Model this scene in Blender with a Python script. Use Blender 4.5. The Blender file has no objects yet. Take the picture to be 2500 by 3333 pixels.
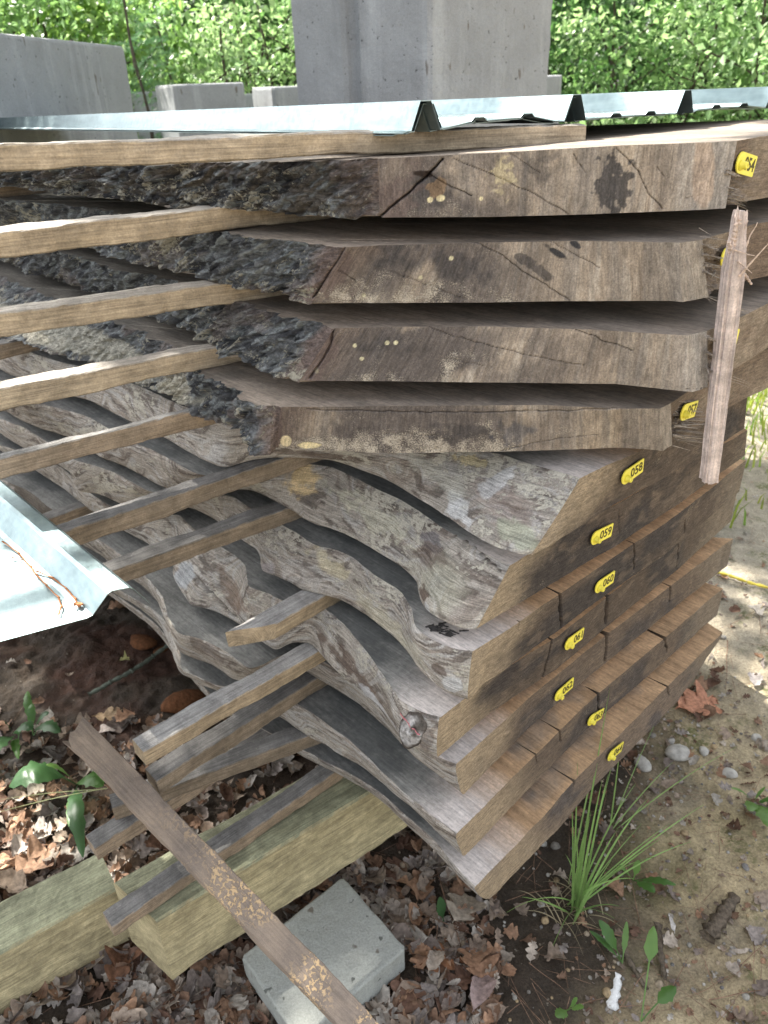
import bpy, math, random
import numpy as np
from mathutils import Vector, Matrix

random.seed(7); RNG = np.random.default_rng(7)
scene = bpy.context.scene

# ------------------------------------------------------------------ camera
CZ = 1.395                      # eye height above the ground (ground = z 0)
PW, PH, FPX = 2500.0, 3333.0, 2500.0
PITCH, ROLL = math.radians(29), math.radians(-2)
fwd = np.array([0, math.cos(PITCH), -math.sin(PITCH)])
r0 = np.array([1.0, 0, 0]); u0 = np.cross(r0, fwd)
CR = math.cos(ROLL)*r0 + math.sin(ROLL)*u0
CU = -math.sin(ROLL)*r0 + math.cos(ROLL)*u0
cd = bpy.data.cameras.new('camera'); cam = bpy.data.objects.new('camera', cd)
scene.collection.objects.link(cam); scene.camera = cam
cam.matrix_world = Matrix(((CR[0], CU[0], -fwd[0], 0), (CR[1], CU[1], -fwd[1], 0), (CR[2], CU[2], -fwd[2], CZ), (0, 0, 0, 1)))
cd.sensor_fit = 'VERTICAL'; cd.sensor_height = 24; cd.lens = 24*FPX/PH
cd.clip_start = 0.02; cd.clip_end = 500
cd.dof.use_dof = True; cd.dof.focus_distance = 1.0; cd.dof.aperture_fstop = 6.0

# ------------------------------------------------------------------ light
SUN_AZ, SUN_EL = math.radians(-43), math.radians(50)
SD = np.array([math.sin(SUN_AZ)*math.cos(SUN_EL), math.cos(SUN_AZ)*math.cos(SUN_EL), math.sin(SUN_EL)])
w = bpy.data.worlds.new('World'); scene.world = w; w.use_nodes = True
wn = w.node_tree; wn.nodes.clear()
sky = wn.nodes.new('ShaderNodeTexSky'); sky.sky_type = 'NISHITA'; sky.sun_disc = False
sky.sun_elevation = SUN_EL; sky.sun_rotation = SUN_AZ
sky.air_density = 1.0; sky.dust_density = 3.5; sky.ozone_density = 0.6
bg = wn.nodes.new('ShaderNodeBackground'); bg.inputs[1].default_value = 0.15
wo = wn.nodes.new('ShaderNodeOutputWorld')
hs_ = wn.nodes.new('ShaderNodeHueSaturation'); hs_.inputs['Saturation'].default_value = .27
wn.links.new(sky.outputs[0], hs_.inputs['Color']); wn.links.new(hs_.outputs[0], bg.inputs[0]); wn.links.new(bg.outputs[0], wo.inputs[0])
sl = bpy.data.lights.new('sun', 'SUN'); sl.energy = 5.0; sl.angle = math.radians(0.53); sl.color = (1, .95, .87)
sun = bpy.data.objects.new('sun', sl); scene.collection.objects.link(sun)
sun.rotation_euler = Vector(SD).to_track_quat('Z', 'Y').to_euler(); sun.location = (4, -5, 8)
scene.view_settings.view_transform = 'Standard'; scene.view_settings.look = 'None'
scene.view_settings.exposure = 1.78; scene.view_settings.gamma = 1
scene.render.engine = 'CYCLES'
scene.cycles.max_bounces = 7; scene.cycles.transparent_max_bounces = 6
scene.cycles.sample_clamp_indirect = 6

# ------------------------------------------------------------------ geometry of the photograph
def P(x, y, z):
    """point of the plane `z metres relative to the eye` seen at pixel x,y -> world"""
    d = fwd*FPX + CR*(x-PW/2) - CU*(y-PH/2)
    q = d*(z/d[2]); return np.array([q[0], q[1], z+CZ])
def pj(V):
    V = np.asarray(V, float) - np.array([0, 0, CZ])
    f = V@fwd; f = np.where(np.abs(f) < 1e-4, 1e-4, f)
    return np.stack([PW/2+FPX*(V@CR)/f, PH/2-FPX*(V@CU)/f], -1)
EU = np.array([.737, .676]); EV = np.array([-.676, .737]); ROT = math.atan2(.676, .737)
H0, TH, GAP = .065, .07, .03
zt = lambda k: -H0-k*(TH+GAP)

# ------------------------------------------------------------------ numpy noise
def _h(ix, iy, iz, sd):
    sd = int(sd)
    n = (ix*374761393 + iy*668265263 + iz*2147483647 + sd*974634777) & 0xffffffff
    n = ((n ^ (n >> 13))*1274126177) & 0xffffffff
    n = (n ^ (n >> 16)) & 0xffffffff
    return n.astype(np.float64)/4294967295.0
def vn(x, y, z=0., sd=0):
    x, y, z = np.broadcast_arrays(np.asarray(x, float), np.asarray(y, float), np.asarray(z, float))
    ix = np.floor(x).astype(np.int64); iy = np.floor(y).astype(np.int64); iz = np.floor(z).astype(np.int64)
    fx, fy, fz = x-ix, y-iy, z-iz
    fx = fx*fx*(3-2*fx); fy = fy*fy*(3-2*fy); fz = fz*fz*(3-2*fz)
    r = 0
    for a in (0, 1):
        for b in (0, 1):
            for c in (0, 1):
                wgt = (fx if a else 1-fx)*(fy if b else 1-fy)*(fz if c else 1-fz)
                r = r+wgt*_h(ix+a, iy+b, iz+c, sd)
    return r*2-1
def fbm(x, y, z=0., o=4, sd=0, g=.5):
    r = 0; a = 1; t = 0
    for i in range(o):
        r = r+a*vn(np.asarray(x)*2**i+i*17.3, np.asarray(y)*2**i+i*5.1, np.asarray(z)*2**i, sd+i); t += a; a *= g
    return r/t
def sst(a, b, x):
    t = np.clip((x-a)/(b-a), 0, 1); return t*t*(3-2*t)
def mixc(c, c2, f):
    return c*(1-f[..., None]) + np.asarray(c2)*f[..., None]

# ------------------------------------------------------------------ object helpers
C = scene.collection
def props(o, label=None, cat=None, group=None, kind=None):
    if label: o['label'] = label
    if cat: o['category'] = cat
    if group: o['group'] = group
    if kind: o['kind'] = kind
    return o
def frame(loc, rz=0):
    return Matrix.Translation(Vector(loc)) @ Matrix.Rotation(rz, 4, 'Z')
def empty(name, loc, rz=0, **k):
    o = bpy.data.objects.new(name, None); C.objects.link(o); o.empty_display_size = .05
    o.matrix_world = frame(loc, rz); FR[o.name] = frame(loc, rz); props(o, **k); return o
FR = {}
def mesh(name, V, F, mats, parent=None, loc=None, rz=0, smooth=True, mi=None, col=None, uv=None, msk=None, **k):
    """V world verts; F (n,4)/(n,3) array or list of faces"""
    V = np.asarray(V, float)
    if parent is not None: M = FR[parent.name]
    else:
        if loc is None: loc = (float(V[:, 0].mean()), float(V[:, 1].mean()), float(V[:, 2].min()))
        M = frame(loc, rz)
    Mi = np.array(M.inverted()); Vl = V@Mi[:3, :3].T + Mi[:3, 3]
    me = bpy.data.meshes.new(name)
    if isinstance(F, np.ndarray):
        n = F.shape[1]; me.vertices.add(len(Vl)); me.vertices.foreach_set('co', Vl.ravel())
        me.loops.add(F.size); me.loops.foreach_set('vertex_index', F.ravel().astype(np.int32))
        me.polygons.add(len(F)); me.polygons.foreach_set('loop_start', np.arange(0, F.size, n, dtype=np.int32))
        me.update(calc_edges=True)
    else:
        me.from_pydata(Vl.tolist(), [], F)
    if not isinstance(mats, (list, tuple)): mats = [mats]
    for m in mats: me.materials.append(m)
    np_ = len(me.polygons)
    me.polygons.foreach_set('use_smooth', np.full(np_, bool(smooth)))
    if mi is not None: me.polygons.foreach_set('material_index', np.asarray(mi, np.int32))
    if col is not None:
        a = me.attributes.new('Col', 'FLOAT_COLOR', 'POINT'); cc = np.ones((len(V), 4)); cc[:, :3] = col
        a.data.foreach_set('color', cc.ravel())
    if msk is not None:
        a = me.attributes.new('Msk', 'FLOAT_COLOR', 'POINT'); cc = np.ones((len(V), 4)); cc[:, 0] = msk; cc[:, 1:3] = 0
        a.data.foreach_set('color', cc.ravel())
    if uv is not None:
        ul = me.uv_layers.new(name='UVMap'); li = np.zeros(len(me.loops), np.int32); me.loops.foreach_get('vertex_index', li)
        ul.data.foreach_set('uv', np.asarray(uv, float)[li].ravel())
    me.update()
    o = bpy.data.objects.new(name, me); C.objects.link(o)
    if parent is not None: o.parent = parent; FR[o.name] = M
    else: o.matrix_world = M; FR[o.name] = M
    props(o, **k); return o
def copy_tree(o, parent=None):
    c = o.copy(); C.objects.link(c); c.parent = parent
    for ch in [x for x in o.children]: copy_tree(ch, c)
    return c
def grid_faces(n, m, off=0, closed=False):
    i = np.arange(n-1)[:, None]; j = np.arange(m if closed else m-1)[None]
    a = i*m+j; b = (i+1)*m+j; j2 = (j+1) % m
    return (np.stack([a, b, (i+1)*m+j2, i*m+j2], -1).reshape(-1, 4))+off

# ------------------------------------------------------------------ materials
class NT:
    def __init__(s, name):
        s.m = bpy.data.materials.new(name); s.m.use_nodes = True; s.t = s.m.node_tree; s.t.nodes.clear()
        s.out = s.n('ShaderNodeOutputMaterial'); s.b = s.n('ShaderNodeBsdfPrincipled'); s.l(s.b.outputs[0], s.out.inputs[0])
    def n(s, t, **k):
        x = s.t.nodes.new(t)
        for a, v in k.items(): setattr(x, a, v)
        return x
    def l(s, a, b): s.t.links.new(a, b)
    def val(s, sock, v):
        if isinstance(v, bpy.types.NodeSocket): s.l(v, sock)
        elif v is not None: sock.default_value = v
    def co(s, kind='Object', scale=(1, 1, 1), rot=(0, 0, 0), src=None):
        if src is None: src = s.n('ShaderNodeTexCoord').outputs[kind]
        mp = s.n('ShaderNodeMapping'); mp.inputs['Scale'].default_value = scale; mp.inputs['Rotation'].default_value = rot
        s.l(src, mp.inputs[0]); return mp.outputs[0]
    def noise(s, co, scale=1, detail=5, rough=.6, dist=0, color=False):
        x = s.n('ShaderNodeTexNoise'); s.l(co, x.inputs['Vector'])
        x.inputs['Scale'].default_value = scale; x.inputs['Detail'].default_value = detail
        x.inputs['Roughness'].default_value = rough; x.inputs['Distortion'].default_value = dist
        return x.outputs[1 if color else 0]
    def ramp(s, f, stops):
        x = s.n('ShaderNodeValToRGB'); s.l(f, x.inputs[0]); e = x.color_ramp.elements
        while len(e) < len(stops): e.new(.5)
        for el, (p, c) in zip(e, stops):
            el.position = p; el.color = (c, c, c, 1) if isinstance(c, (int, float)) else (*c, 1)
        return x.outputs[0]
    def mix(s, f, a, b, mode='MIX'):
        x = s.n('ShaderNodeMix', data_type='RGBA', blend_type=mode)
        for i, v in ((0, f), (6, a), (7, b)):
            if isinstance(v, bpy.types.NodeSocket): s.l(v, x.inputs[i])
            else: x.inputs[i].default_value = v if i == 0 else ((v, v, v, 1) if isinstance(v, (int, float)) else (*v, 1))
        return x.outputs[2]
    def math(s, op, a, b=0.):
        x = s.n('ShaderNodeMath', operation=op); s.val(x.inputs[0], a); s.val(x.inputs[1], b); return x.outputs[0]
    def mr(s, f, a, b, c, d):
        x = s.n('ShaderNodeMapRange'); s.l(f, x.inputs[0])
        for i, v in enumerate((a, b, c, d)): x.inputs[i+1].default_value = v
        return x.outputs[0]
    def attr(s, name='Col'):
        x = s.n('ShaderNodeAttribute'); x.attribute_name = name; return x.outputs[0]
    def bump(s, hs, dist=.001, st=1.0):
        last = None
        for h, d in hs:
            x = s.n('ShaderNodeBump'); x.inputs['Strength'].default_value = st; x.inputs['Distance'].default_value = d
            s.l(h, x.inputs['Height'])
            if last is not None: s.l(last, x.inputs['Normal'])
            last = x.outputs[0]
        s.l(last, s.b.inputs['Normal'])
    def fin(s, color, rough=.85, spec=.3, metal=0):
        s.val(s.b.inputs['Base Color'], color if isinstance(color, bpy.types.NodeSocket) else (*color, 1))
        s.val(s.b.inputs['Roughness'], rough); s.b.inputs['Specular IOR Level'].default_value = spec
        s.b.inputs['Metallic'].default_value = metal; return s.m

def mat_side(name, sc, bumpd, fine=900, contrast=.5, sawrot=0, warp=0., lich=(.6, .5, .35), lsc=300, lst=(1, 1, 1), soft=.035):
    """vertex colour x grain noise laid along the UVs (u = metres along the face, v = height)"""
    m = NT(name); a = m.attr(); uv = m.n('ShaderNodeTexCoord').outputs['UV']
    if warp:
        wz = m.noise(m.co(src=uv, scale=(9, 16, 1)), 1, 3, .55, 0, True)
        vm = m.n('ShaderNodeVectorMath', operation='MULTIPLY_ADD'); m.l(wz, vm.inputs[0]); vm.inputs[1].default_value = (warp, warp, 0); m.l(uv, vm.inputs[2]); uvw = vm.outputs[0]
    else: uvw = uv
    g = m.noise(m.co(src=uvw, scale=(sc[0], sc[1], 1), rot=(0, 0, sawrot)), 1, 6, .68, .5)
    f = m.noise(m.co('Object', (1, 1, 1)), fine*.48, 4, .75)
    md = m.noise(m.co('Object'), 45, 4, .6)
    g2 = m.noise(m.co(src=uvw, scale=(sc[0]*.45, sc[1]*2.3, 1), rot=(0, 0, sawrot)), 1, 4, .7, .8)
    k = m.math('MULTIPLY', m.mr(g, .3, .7, 1-contrast, 1+contrast), m.mr(g2, .36, .64, 1-contrast*.7, 1+contrast*.55))
    k2 = m.mr(f, .32, .68, .70, 1.30); k3 = m.mr(md, .3, .7, .85, 1.15)
    kk = m.math('MULTIPLY', m.math('MULTIPLY', k, k2), k3)
    col = m.mix(1.0, a, kk, 'MULTIPLY')
    at = m.n('ShaderNodeAttribute'); at.attribute_name = 'Msk'; sp = m.n('ShaderNodeSeparateColor'); m.l(at.outputs[0], sp.inputs[0])
    ln = m.noise(m.co(src=uvw, scale=lst), lsc, 7, .68)
    ln = m.math('ADD', m.math('MULTIPLY', ln, .6), m.math('MULTIPLY', md, .4))
    fac = m.math('DIVIDE', m.math('SUBTRACT', ln, m.math('SUBTRACT', .655, m.math('MULTIPLY', sp.outputs[0], .26))), soft)
    cl = m.n('ShaderNodeClamp'); m.l(fac, cl.inputs[0])
    col = m.mix(m.math('MULTIPLY', cl.outputs[0], .88), col, m.mix(1.0, lich, k2, 'MULTIPLY'))
    m.bump([(g, bumpd), (g2, bumpd*.5), (f, bumpd*.4), (cl.outputs[0], .0006)])
    return m.fin(col, .88, .25)
M_BARK = mat_side('rough_bark', (120, 210), .005, 420, .5, .5, .03, (.40, .375, .30), 210)
M_LIVE = mat_side('bare_live_edge_wood', (26, 340), .0026, 800, .40, 0, .015, (.52, .49, .41), 240, (.4, 1, 1))
M_CUT = mat_side('sawn_corner_wood', (300, 26), .0012, 900, .30, 0, 0, (.55, .49, .40), 520, soft=.10)
M_END = mat_side('end_grain_wood', (70, 230), .0012, 900, .35, .5, .01, (.33, .28, .21), 500)

def mat_face(name, near, far, w0, w1):
    """sawn faces of a slab: object x across the slab, y along it (0 = end)"""
    m = NT(name)
    tc = m.n('ShaderNodeTexCoord').outputs['Object']
    g = m.noise(m.co(src=tc, scale=(260, 7, 60)), 1, 6, .65, .4)
    saw = m.noise(m.co(src=tc, scale=(5, 190, 1), rot=(0, 0, .25)), 1, 5, .7, 1.2)
    b = m.noise(m.co(src=tc, scale=(1, 1, 1)), 9, 4, .6)
    b2 = m.noise(m.co(src=tc, scale=(1, .35, 1)), 22, 4, .65)
    sp = m.n('ShaderNodeSeparateXYZ'); m.l(tc, sp.inputs[0])
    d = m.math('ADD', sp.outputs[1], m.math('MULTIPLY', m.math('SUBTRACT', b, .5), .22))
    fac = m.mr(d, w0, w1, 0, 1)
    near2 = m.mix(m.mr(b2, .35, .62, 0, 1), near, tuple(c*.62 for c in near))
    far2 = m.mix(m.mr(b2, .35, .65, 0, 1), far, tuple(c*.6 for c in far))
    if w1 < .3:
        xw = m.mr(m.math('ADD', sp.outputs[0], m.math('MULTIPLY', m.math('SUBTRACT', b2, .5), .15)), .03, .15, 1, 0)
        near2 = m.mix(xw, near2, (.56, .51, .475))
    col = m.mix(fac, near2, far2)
    k = m.math('MULTIPLY', m.mr(g, .3, .7, .74, 1.22), m.mr(saw, .3, .7, .93, 1.07))
    pat = m.noise(m.co(src=tc, scale=(1, .5, 1)), 190, 6, .8)
    k = m.math('MULTIPLY', k, m.mr(pat, .35, .65, .74, 1.24))
    col = m.mix(1.0, col, k, 'MULTIPLY')
    dkm = m.math('MULTIPLY', m.mr(m.noise(m.co(src=tc, scale=(1, .6, 1)), 6, 5, .7), .5, .62, 0, 1), fac if w1 < .3 else .5)
    col = m.mix(m.math('MULTIPLY', dkm, .6), col, (.06, .066, .068))
    m.bump([(g, .0012), (saw, .0004), (b2, .0015)])
    return m.fin(col, .85, .25)
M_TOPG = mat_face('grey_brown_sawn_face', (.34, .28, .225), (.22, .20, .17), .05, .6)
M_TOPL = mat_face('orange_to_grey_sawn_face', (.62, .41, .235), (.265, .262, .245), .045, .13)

def mat_plank(name, top, side, e1=.5):
    m = NT(name)
    uv = m.n('ShaderNodeTexCoord').outputs['UV']
    g = m.noise(m.co(src=uv, scale=(9, 300, 1)), 1, 6, .65, .8)
    b = m.noise(m.co('Object'), 14, 4, .65)
    f = m.noise(m.co('Object'), 360, 4, .75)
    saw = m.noise(m.co(src=uv, scale=(140, 40, 1), rot=(0, 0, .3)), 1, 5, .7, 1.)
    ge = m.n('ShaderNodeNewGeometry'); sp = m.n('ShaderNodeSeparateXYZ'); m.l(ge.outputs['True Normal'], sp.inputs[0])
    fz = m.mr(sp.outputs[2], .5, .8, 0, 1)
    s2 = m.mix(m.mr(b, .35, .65, 0, 1), side, tuple(c*.66 for c in side))
    t2 = m.mix(m.mr(b, .38, .66, 0, 1), top, tuple(c*e1 for c in top))
    col = m.mix(fz, s2, t2)
    k = m.math('MULTIPLY', m.math('MULTIPLY', m.mr(g, .32, .68, .64, 1.32), m.mr(f, .32, .68, .80, 1.2)), m.mr(saw, .3, .7, .93, 1.07))
    col = m.mix(1.0, col, k, 'MULTIPLY')
    ck = m.noise(m.co(src=uv, scale=(11, 170, 1)), 1, 4, .6, 1.2)
    col = m.mix(m.mr(ck, .715, .75, 0, .75), col, tuple(c*.22 for c in side))
    kn = m.noise(m.co('Object', (1, 1, 1)), 7.5, 2, .4); rg_ = m.n('ShaderNodeTexWave', wave_type='RINGS'); m.l(m.co('Object'), rg_.inputs['Vector']); rg_.inputs['Scale'].default_value = 9; rg_.inputs['Distortion'].default_value = 12; rg_.inputs['Detail'].default_value = 4; rg_.inputs['Detail Scale'].default_value = 2.5
    col = m.mix(1.0, col, m.mr(rg_.outputs[0], 0, 1, .88, 1.08), 'MULTIPLY')
    spk = m.noise(m.co('Object'), 330, 3, .6); col = m.mix(m.mr(spk, .69, .73, 0, .5), col, (.62, .57, .48))
    m.bump([(g, .0008), (f, .0004), (saw, .0005), (ck, .0008)])
    return m.fin(col, .85, .25)
M_ST_LT = mat_plank('fresh_sticker_wood', (.40, .36, .31), (.46, .37, .26), .75)
M_ST_MD = mat_plank('greying_sticker_wood', (.255, .245, .23), (.36, .28, .20), .6)
M_ST_DK = mat_plank('weathered_sticker_wood', (.20, .192, .182), (.27, .215, .155), .6)
M_ST_WH = mat_plank('silvery_sticker_wood', (.42, .405, .385), (.42, .33, .22), .7)
M_BEAM = mat_plank('treated_greenish_timber', (.37, .375, .245), (.53, .455, .27), .62)

def mat_diag():
    m = NT('lichen_spotted_board')
    uv = m.n('ShaderNodeTexCoord').outputs['UV']
    g = m.noise(m.co(src=uv, scale=(14, 260, 1)), 1, 6, .65, .8)
    f = m.noise(m.co('Object'), 600, 3, .7)
    b = m.noise(m.co('Object'), 16, 4, .6)
    sp_ = m.noise(m.co('Object'), 170, 3, .6, .6); sp2 = m.noise(m.co('Object'), 12, 2, .5)
    s = m.n('ShaderNodeSeparateXYZ'); m.l(uv, s.inputs[0])
    zone = m.math('MULTIPLY', m.mr(s.outputs[0], .16, .34, 0, 1), m.mr(sp2, .42, .56, 0, 1))
    mask = m.math('MULTIPLY', zone, m.mr(sp_, .52, .56, 0, 1))
    base = m.mix(m.mr(b, .35, .65, 0, 1), (.34, .27, .21), (.22, .18, .15))
    col = m.mix(1.0, base, m.math('MULTIPLY', m.mr(g, .3, .7, .78, 1.2), m.mr(f, .3, .7, .85, 1.15)), 'MULTIPLY')
    col = m.mix(mask, col, (.66, .47, .27))
    m.bump([(g, .0008), (f, .0004), (mask, .0006)])
    return m.fin(col, .85, .25)
M_DIAG = mat_diag()

def mat_concrete(name, c):
    m = NT(name); oc = m.co('Object')
    b = m.noise(oc, 3.2, 5, .6); v = m.noise(m.co('Object', (9, 9, 1.1)), 1, 5, .65)
    f = m.noise(oc, 260, 3, .75); pits = m.noise(oc, 55, 2, .5)
    dk = m.noise(m.co('Object', (34, 34, 9)), 1, 2, .4)
    col = m.mix(m.mr(b, .35, .68, 0, 1), c, tuple(x*.78 for x in c))
    col = m.mix(m.mr(v, .52, .66, 0, .4), col, tuple(min(1, x*1.45) for x in c))
    st_ = m.noise(m.co('Object', (14, 14, .8)), 1, 5, .7)
    col = m.mix(m.mr(st_, .55, .68, 0, .2), col, tuple(x*.6 for x in c))
    col = m.mix(m.mr(pits, .27, .31, 1, 0), col, tuple(x*.35 for x in c))
    col = m.mix(m.mr(dk, .72, .76, 0, .7), col, (.10, .07, .045))
    col = m.mix(1.0, col, m.mr(f, .3, .7, .82, 1.18), 'MULTIPLY')
    m.bump([(f, .0015), (pits, .003)])
    return m.fin(col, .92, .25)
M_CONC = mat_concrete('cast_concrete', (.33, .338, .345))
M_PAVER = mat_concrete('pale_paver_concrete', (.37, .385, .355))

def mat_metal():
    m = NT('galvanised_steel')
    oc = m.co('Object'); n = m.noise(m.co('Object', (60, 4, 60)), 1, 4, .6); sp_ = m.noise(oc, 120, 3, .7)
    v = m.n('ShaderNodeTexVoronoi'); v.inputs['Scale'].default_value = 70; m.l(oc, v.inputs['Vector'])
    col = m.mix(m.mr(n, .35, .65, 0, 1), (.29, .37, .385), (.22, .29, .305))
    col = m.mix(1.0, col, m.mr(v.outputs['Distance'], 0, .8, .88, 1.06), 'MULTIPLY')
    rough = m.mr(sp_, .3, .7, .34, .5)
    m.bump([(sp_, .0003)])
    return m.fin(col, rough, .5, .85)
M_METAL = mat_metal()
def simple(name, c, rough=.6, spec=.4, nsc=60, amt=.15, bump=.0003, metal=0):
    m = NT(name); n = m.noise(m.co('Object'), nsc, 3, .6)
    m.bump([(n, bump)])
    return m.fin(m.mix(1.0, c, m.mr(n, .3, .7, 1-amt, 1+amt), 'MULTIPLY'), rough, spec, metal)
M_TAG = simple('yellow_plastic', (.80, .70, .08), .42, .45, 120, .06)
M_INK = simple('tag_ink', (.10, .085, .03), .7, .2, 60, .1)
M_PULP = simple('splintered_wood', (.56, .44, .36), .8, .2, 250, .25, .001)
M_SPLG = simple('grey_splinter_wood', (.30, .26, .22), .85, .2, 250, .3, .001)
M_RUST = simple('rust_brown_wire', (.42, .17, .07), .8, .2)
M_CORD = simple('yellow_cord', (.75, .62, .10), .6, .3)
M_KNOTD = simple('dark_knot_wood', (.045, .042, .04), .85, .3, 260, .5, .002)
M_SCAR = simple('grey_branch_scar', (.33, .32, .31), .8, .25, 130, .3, .001)
M_PINK = simple('pink_crayon', (.62, .22, .24), .8, .2)
M_TWIG = simple('grey_green_twig', (.13, .15, .12), .85, .2, 200, .3, .001)
M_STONE = simple('pale_stone', (.42, .40, .36), .8, .3, 60, .3, .002)
M_CLAY = simple('orange_clay', (.13, .058, .028), .95, .1, 90, .35, .004)
M_ROCKB = simple('brown_bark_chunk', (.12, .095, .07), .9, .2, 140, .5, .004)
M_WHITE = simple('white_birch_chip', (.72, .72, .70), .8, .2, 200, .15, .001)

def mat_attr(name, transl=0., rough=.75, nsc=90, amt=.25, spec=.3):
    m = NT(name); a = m.attr(); n = m.noise(m.co('Object'), nsc, 3, .6)
    col = m.mix(1.0, a, m.mr(n, .3, .7, 1-amt, 1+amt), 'MULTIPLY')
    m.fin(col, rough, spec)
    if transl:
        t = m.n('ShaderNodeBsdfTranslucent'); m.l(col, t.inputs[0])
        x = m.n('ShaderNodeMixShader'); x.inputs[0].default_value = transl
        m.l(m.b.outputs[0], x.inputs[1]); m.l(t.outputs[0], x.inputs[2]); m.l(x.outputs[0], m.out.inputs[0])
    return m.m
M_LITTER = mat_attr('dead_leaves', .15, .8, 120, .35, .2)
M_LEAF = mat_attr('green_leaves', .55, .38, 12, .2, .6)
M_GRASS = mat_attr('grass_blades', .3, .5, 30, .2, .35)
M_BARKT = simple('tree_bark', (.085, .07, .055), .95, .15, 25, .4, .01)

def mat_ground():
    m = NT('muddy_ground'); a = m.attr(); oc = m.co('Object')
    f = m.noise(oc, 190, 4, .75); b = m.noise(oc, 28, 5, .7); d = m.noise(oc, 75, 4, .7)
    moss = m.math('MULTIPLY', m.mr(m.noise(oc, 9, 4, .6), .55, .66, 0, 1), m.mr(d, .42, .55, 0, 1))
    col = m.mix(1.0, a, m.math('MULTIPLY', m.mr(f, .28, .72, .6, 1.4), m.mr(b, .3, .7, .72, 1.28)), 'MULTIPLY')
    at = m.n('ShaderNodeAttribute'); at.attribute_name = 'Col'
    sp = m.n('ShaderNodeSeparateColor'); m.l(at.outputs[0], sp.inputs[0])
    mk = m.math('MULTIPLY', moss, m.mr(sp.outputs[0], .15, .25, 0, .8))
    col = m.mix(mk, col, (.10, .115, .03))
    col = m.mix(m.mr(d, .66, .7, 0, .6), col, (.34, .30, .24))
    rough = m.mr(b, .3, .7, .65, .98)
    m.bump([(f, .004), (d, .006), (b, .006)])
    return m.fin(col, rough, .3)
M_GROUND = mat_ground()
#@@PART2@@
# ------------------------------------------------------------------ the slabs
def poly(pts, z):
    return np.array([P(x, y, z)[:2] for x, y in pts])
def resample(T, B, dsf):
    """T and B polylines matched by arc length; spacing follows the distance from the eye"""
    def arc(A): return np.r_[0, np.cumsum(np.hypot(*np.diff(A, axis=0).T))]
    aT, aB = arc(T), arc(B); L = max(aT[-1], aB[-1])
    t = [0.]; mn = min(.0013, dsf)
    while t[-1] < 1:
        q = np.array([np.interp(t[-1], aB/aB[-1], B[:, i]) for i in (0, 1)])
        t.append(t[-1]+max(mn, dsf*np.hypot(*q))/L)
    t = np.clip(np.array(t), 0, 1)
    f = lambda A, a: np.stack([np.interp(t, a/a[-1], A[:, i]) for i in (0, 1)], -1)
    return f(T, aT), f(B, aB), t*L
def chaikin(A, n=2):
    for _ in range(n):
        Q = A[:-1]*.75+A[1:]*.25; R = A[:-1]*.25+A[1:]*.75
        A = np.vstack([A[:1], np.stack([Q, R], 1).reshape(-1, 2)[1:-1], A[-1:]])
    return A
def seg_dist(px, line):
    d = np.full(px.shape[:-1], 1e9)
    for a, b in zip(line[:-1], line[1:]):
        a = np.array(a, float); b = np.array(b, float); ab = b-a
        t = np.clip(((px-a)@ab)/(ab@ab), 0, 1)
        d = np.minimum(d, np.linalg.norm(px-(a+t[..., None]*ab), axis=-1))
    return d
def ell(px, cx, cy, rx, ry, rot=0, n=0, sc=.02, sd=0):
    c, s = math.cos(rot), math.sin(rot); x = px[..., 0]-cx; y = px[..., 1]-cy
    d = np.hypot((x*c+y*s)/rx, (-x*s+y*c)/ry)
    if n: d = d+n*fbm(px[..., 0]*sc, px[..., 1]*sc, 0, 4, sd)
    return d
def ridg(a): return 1-np.abs(a)*2

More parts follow.
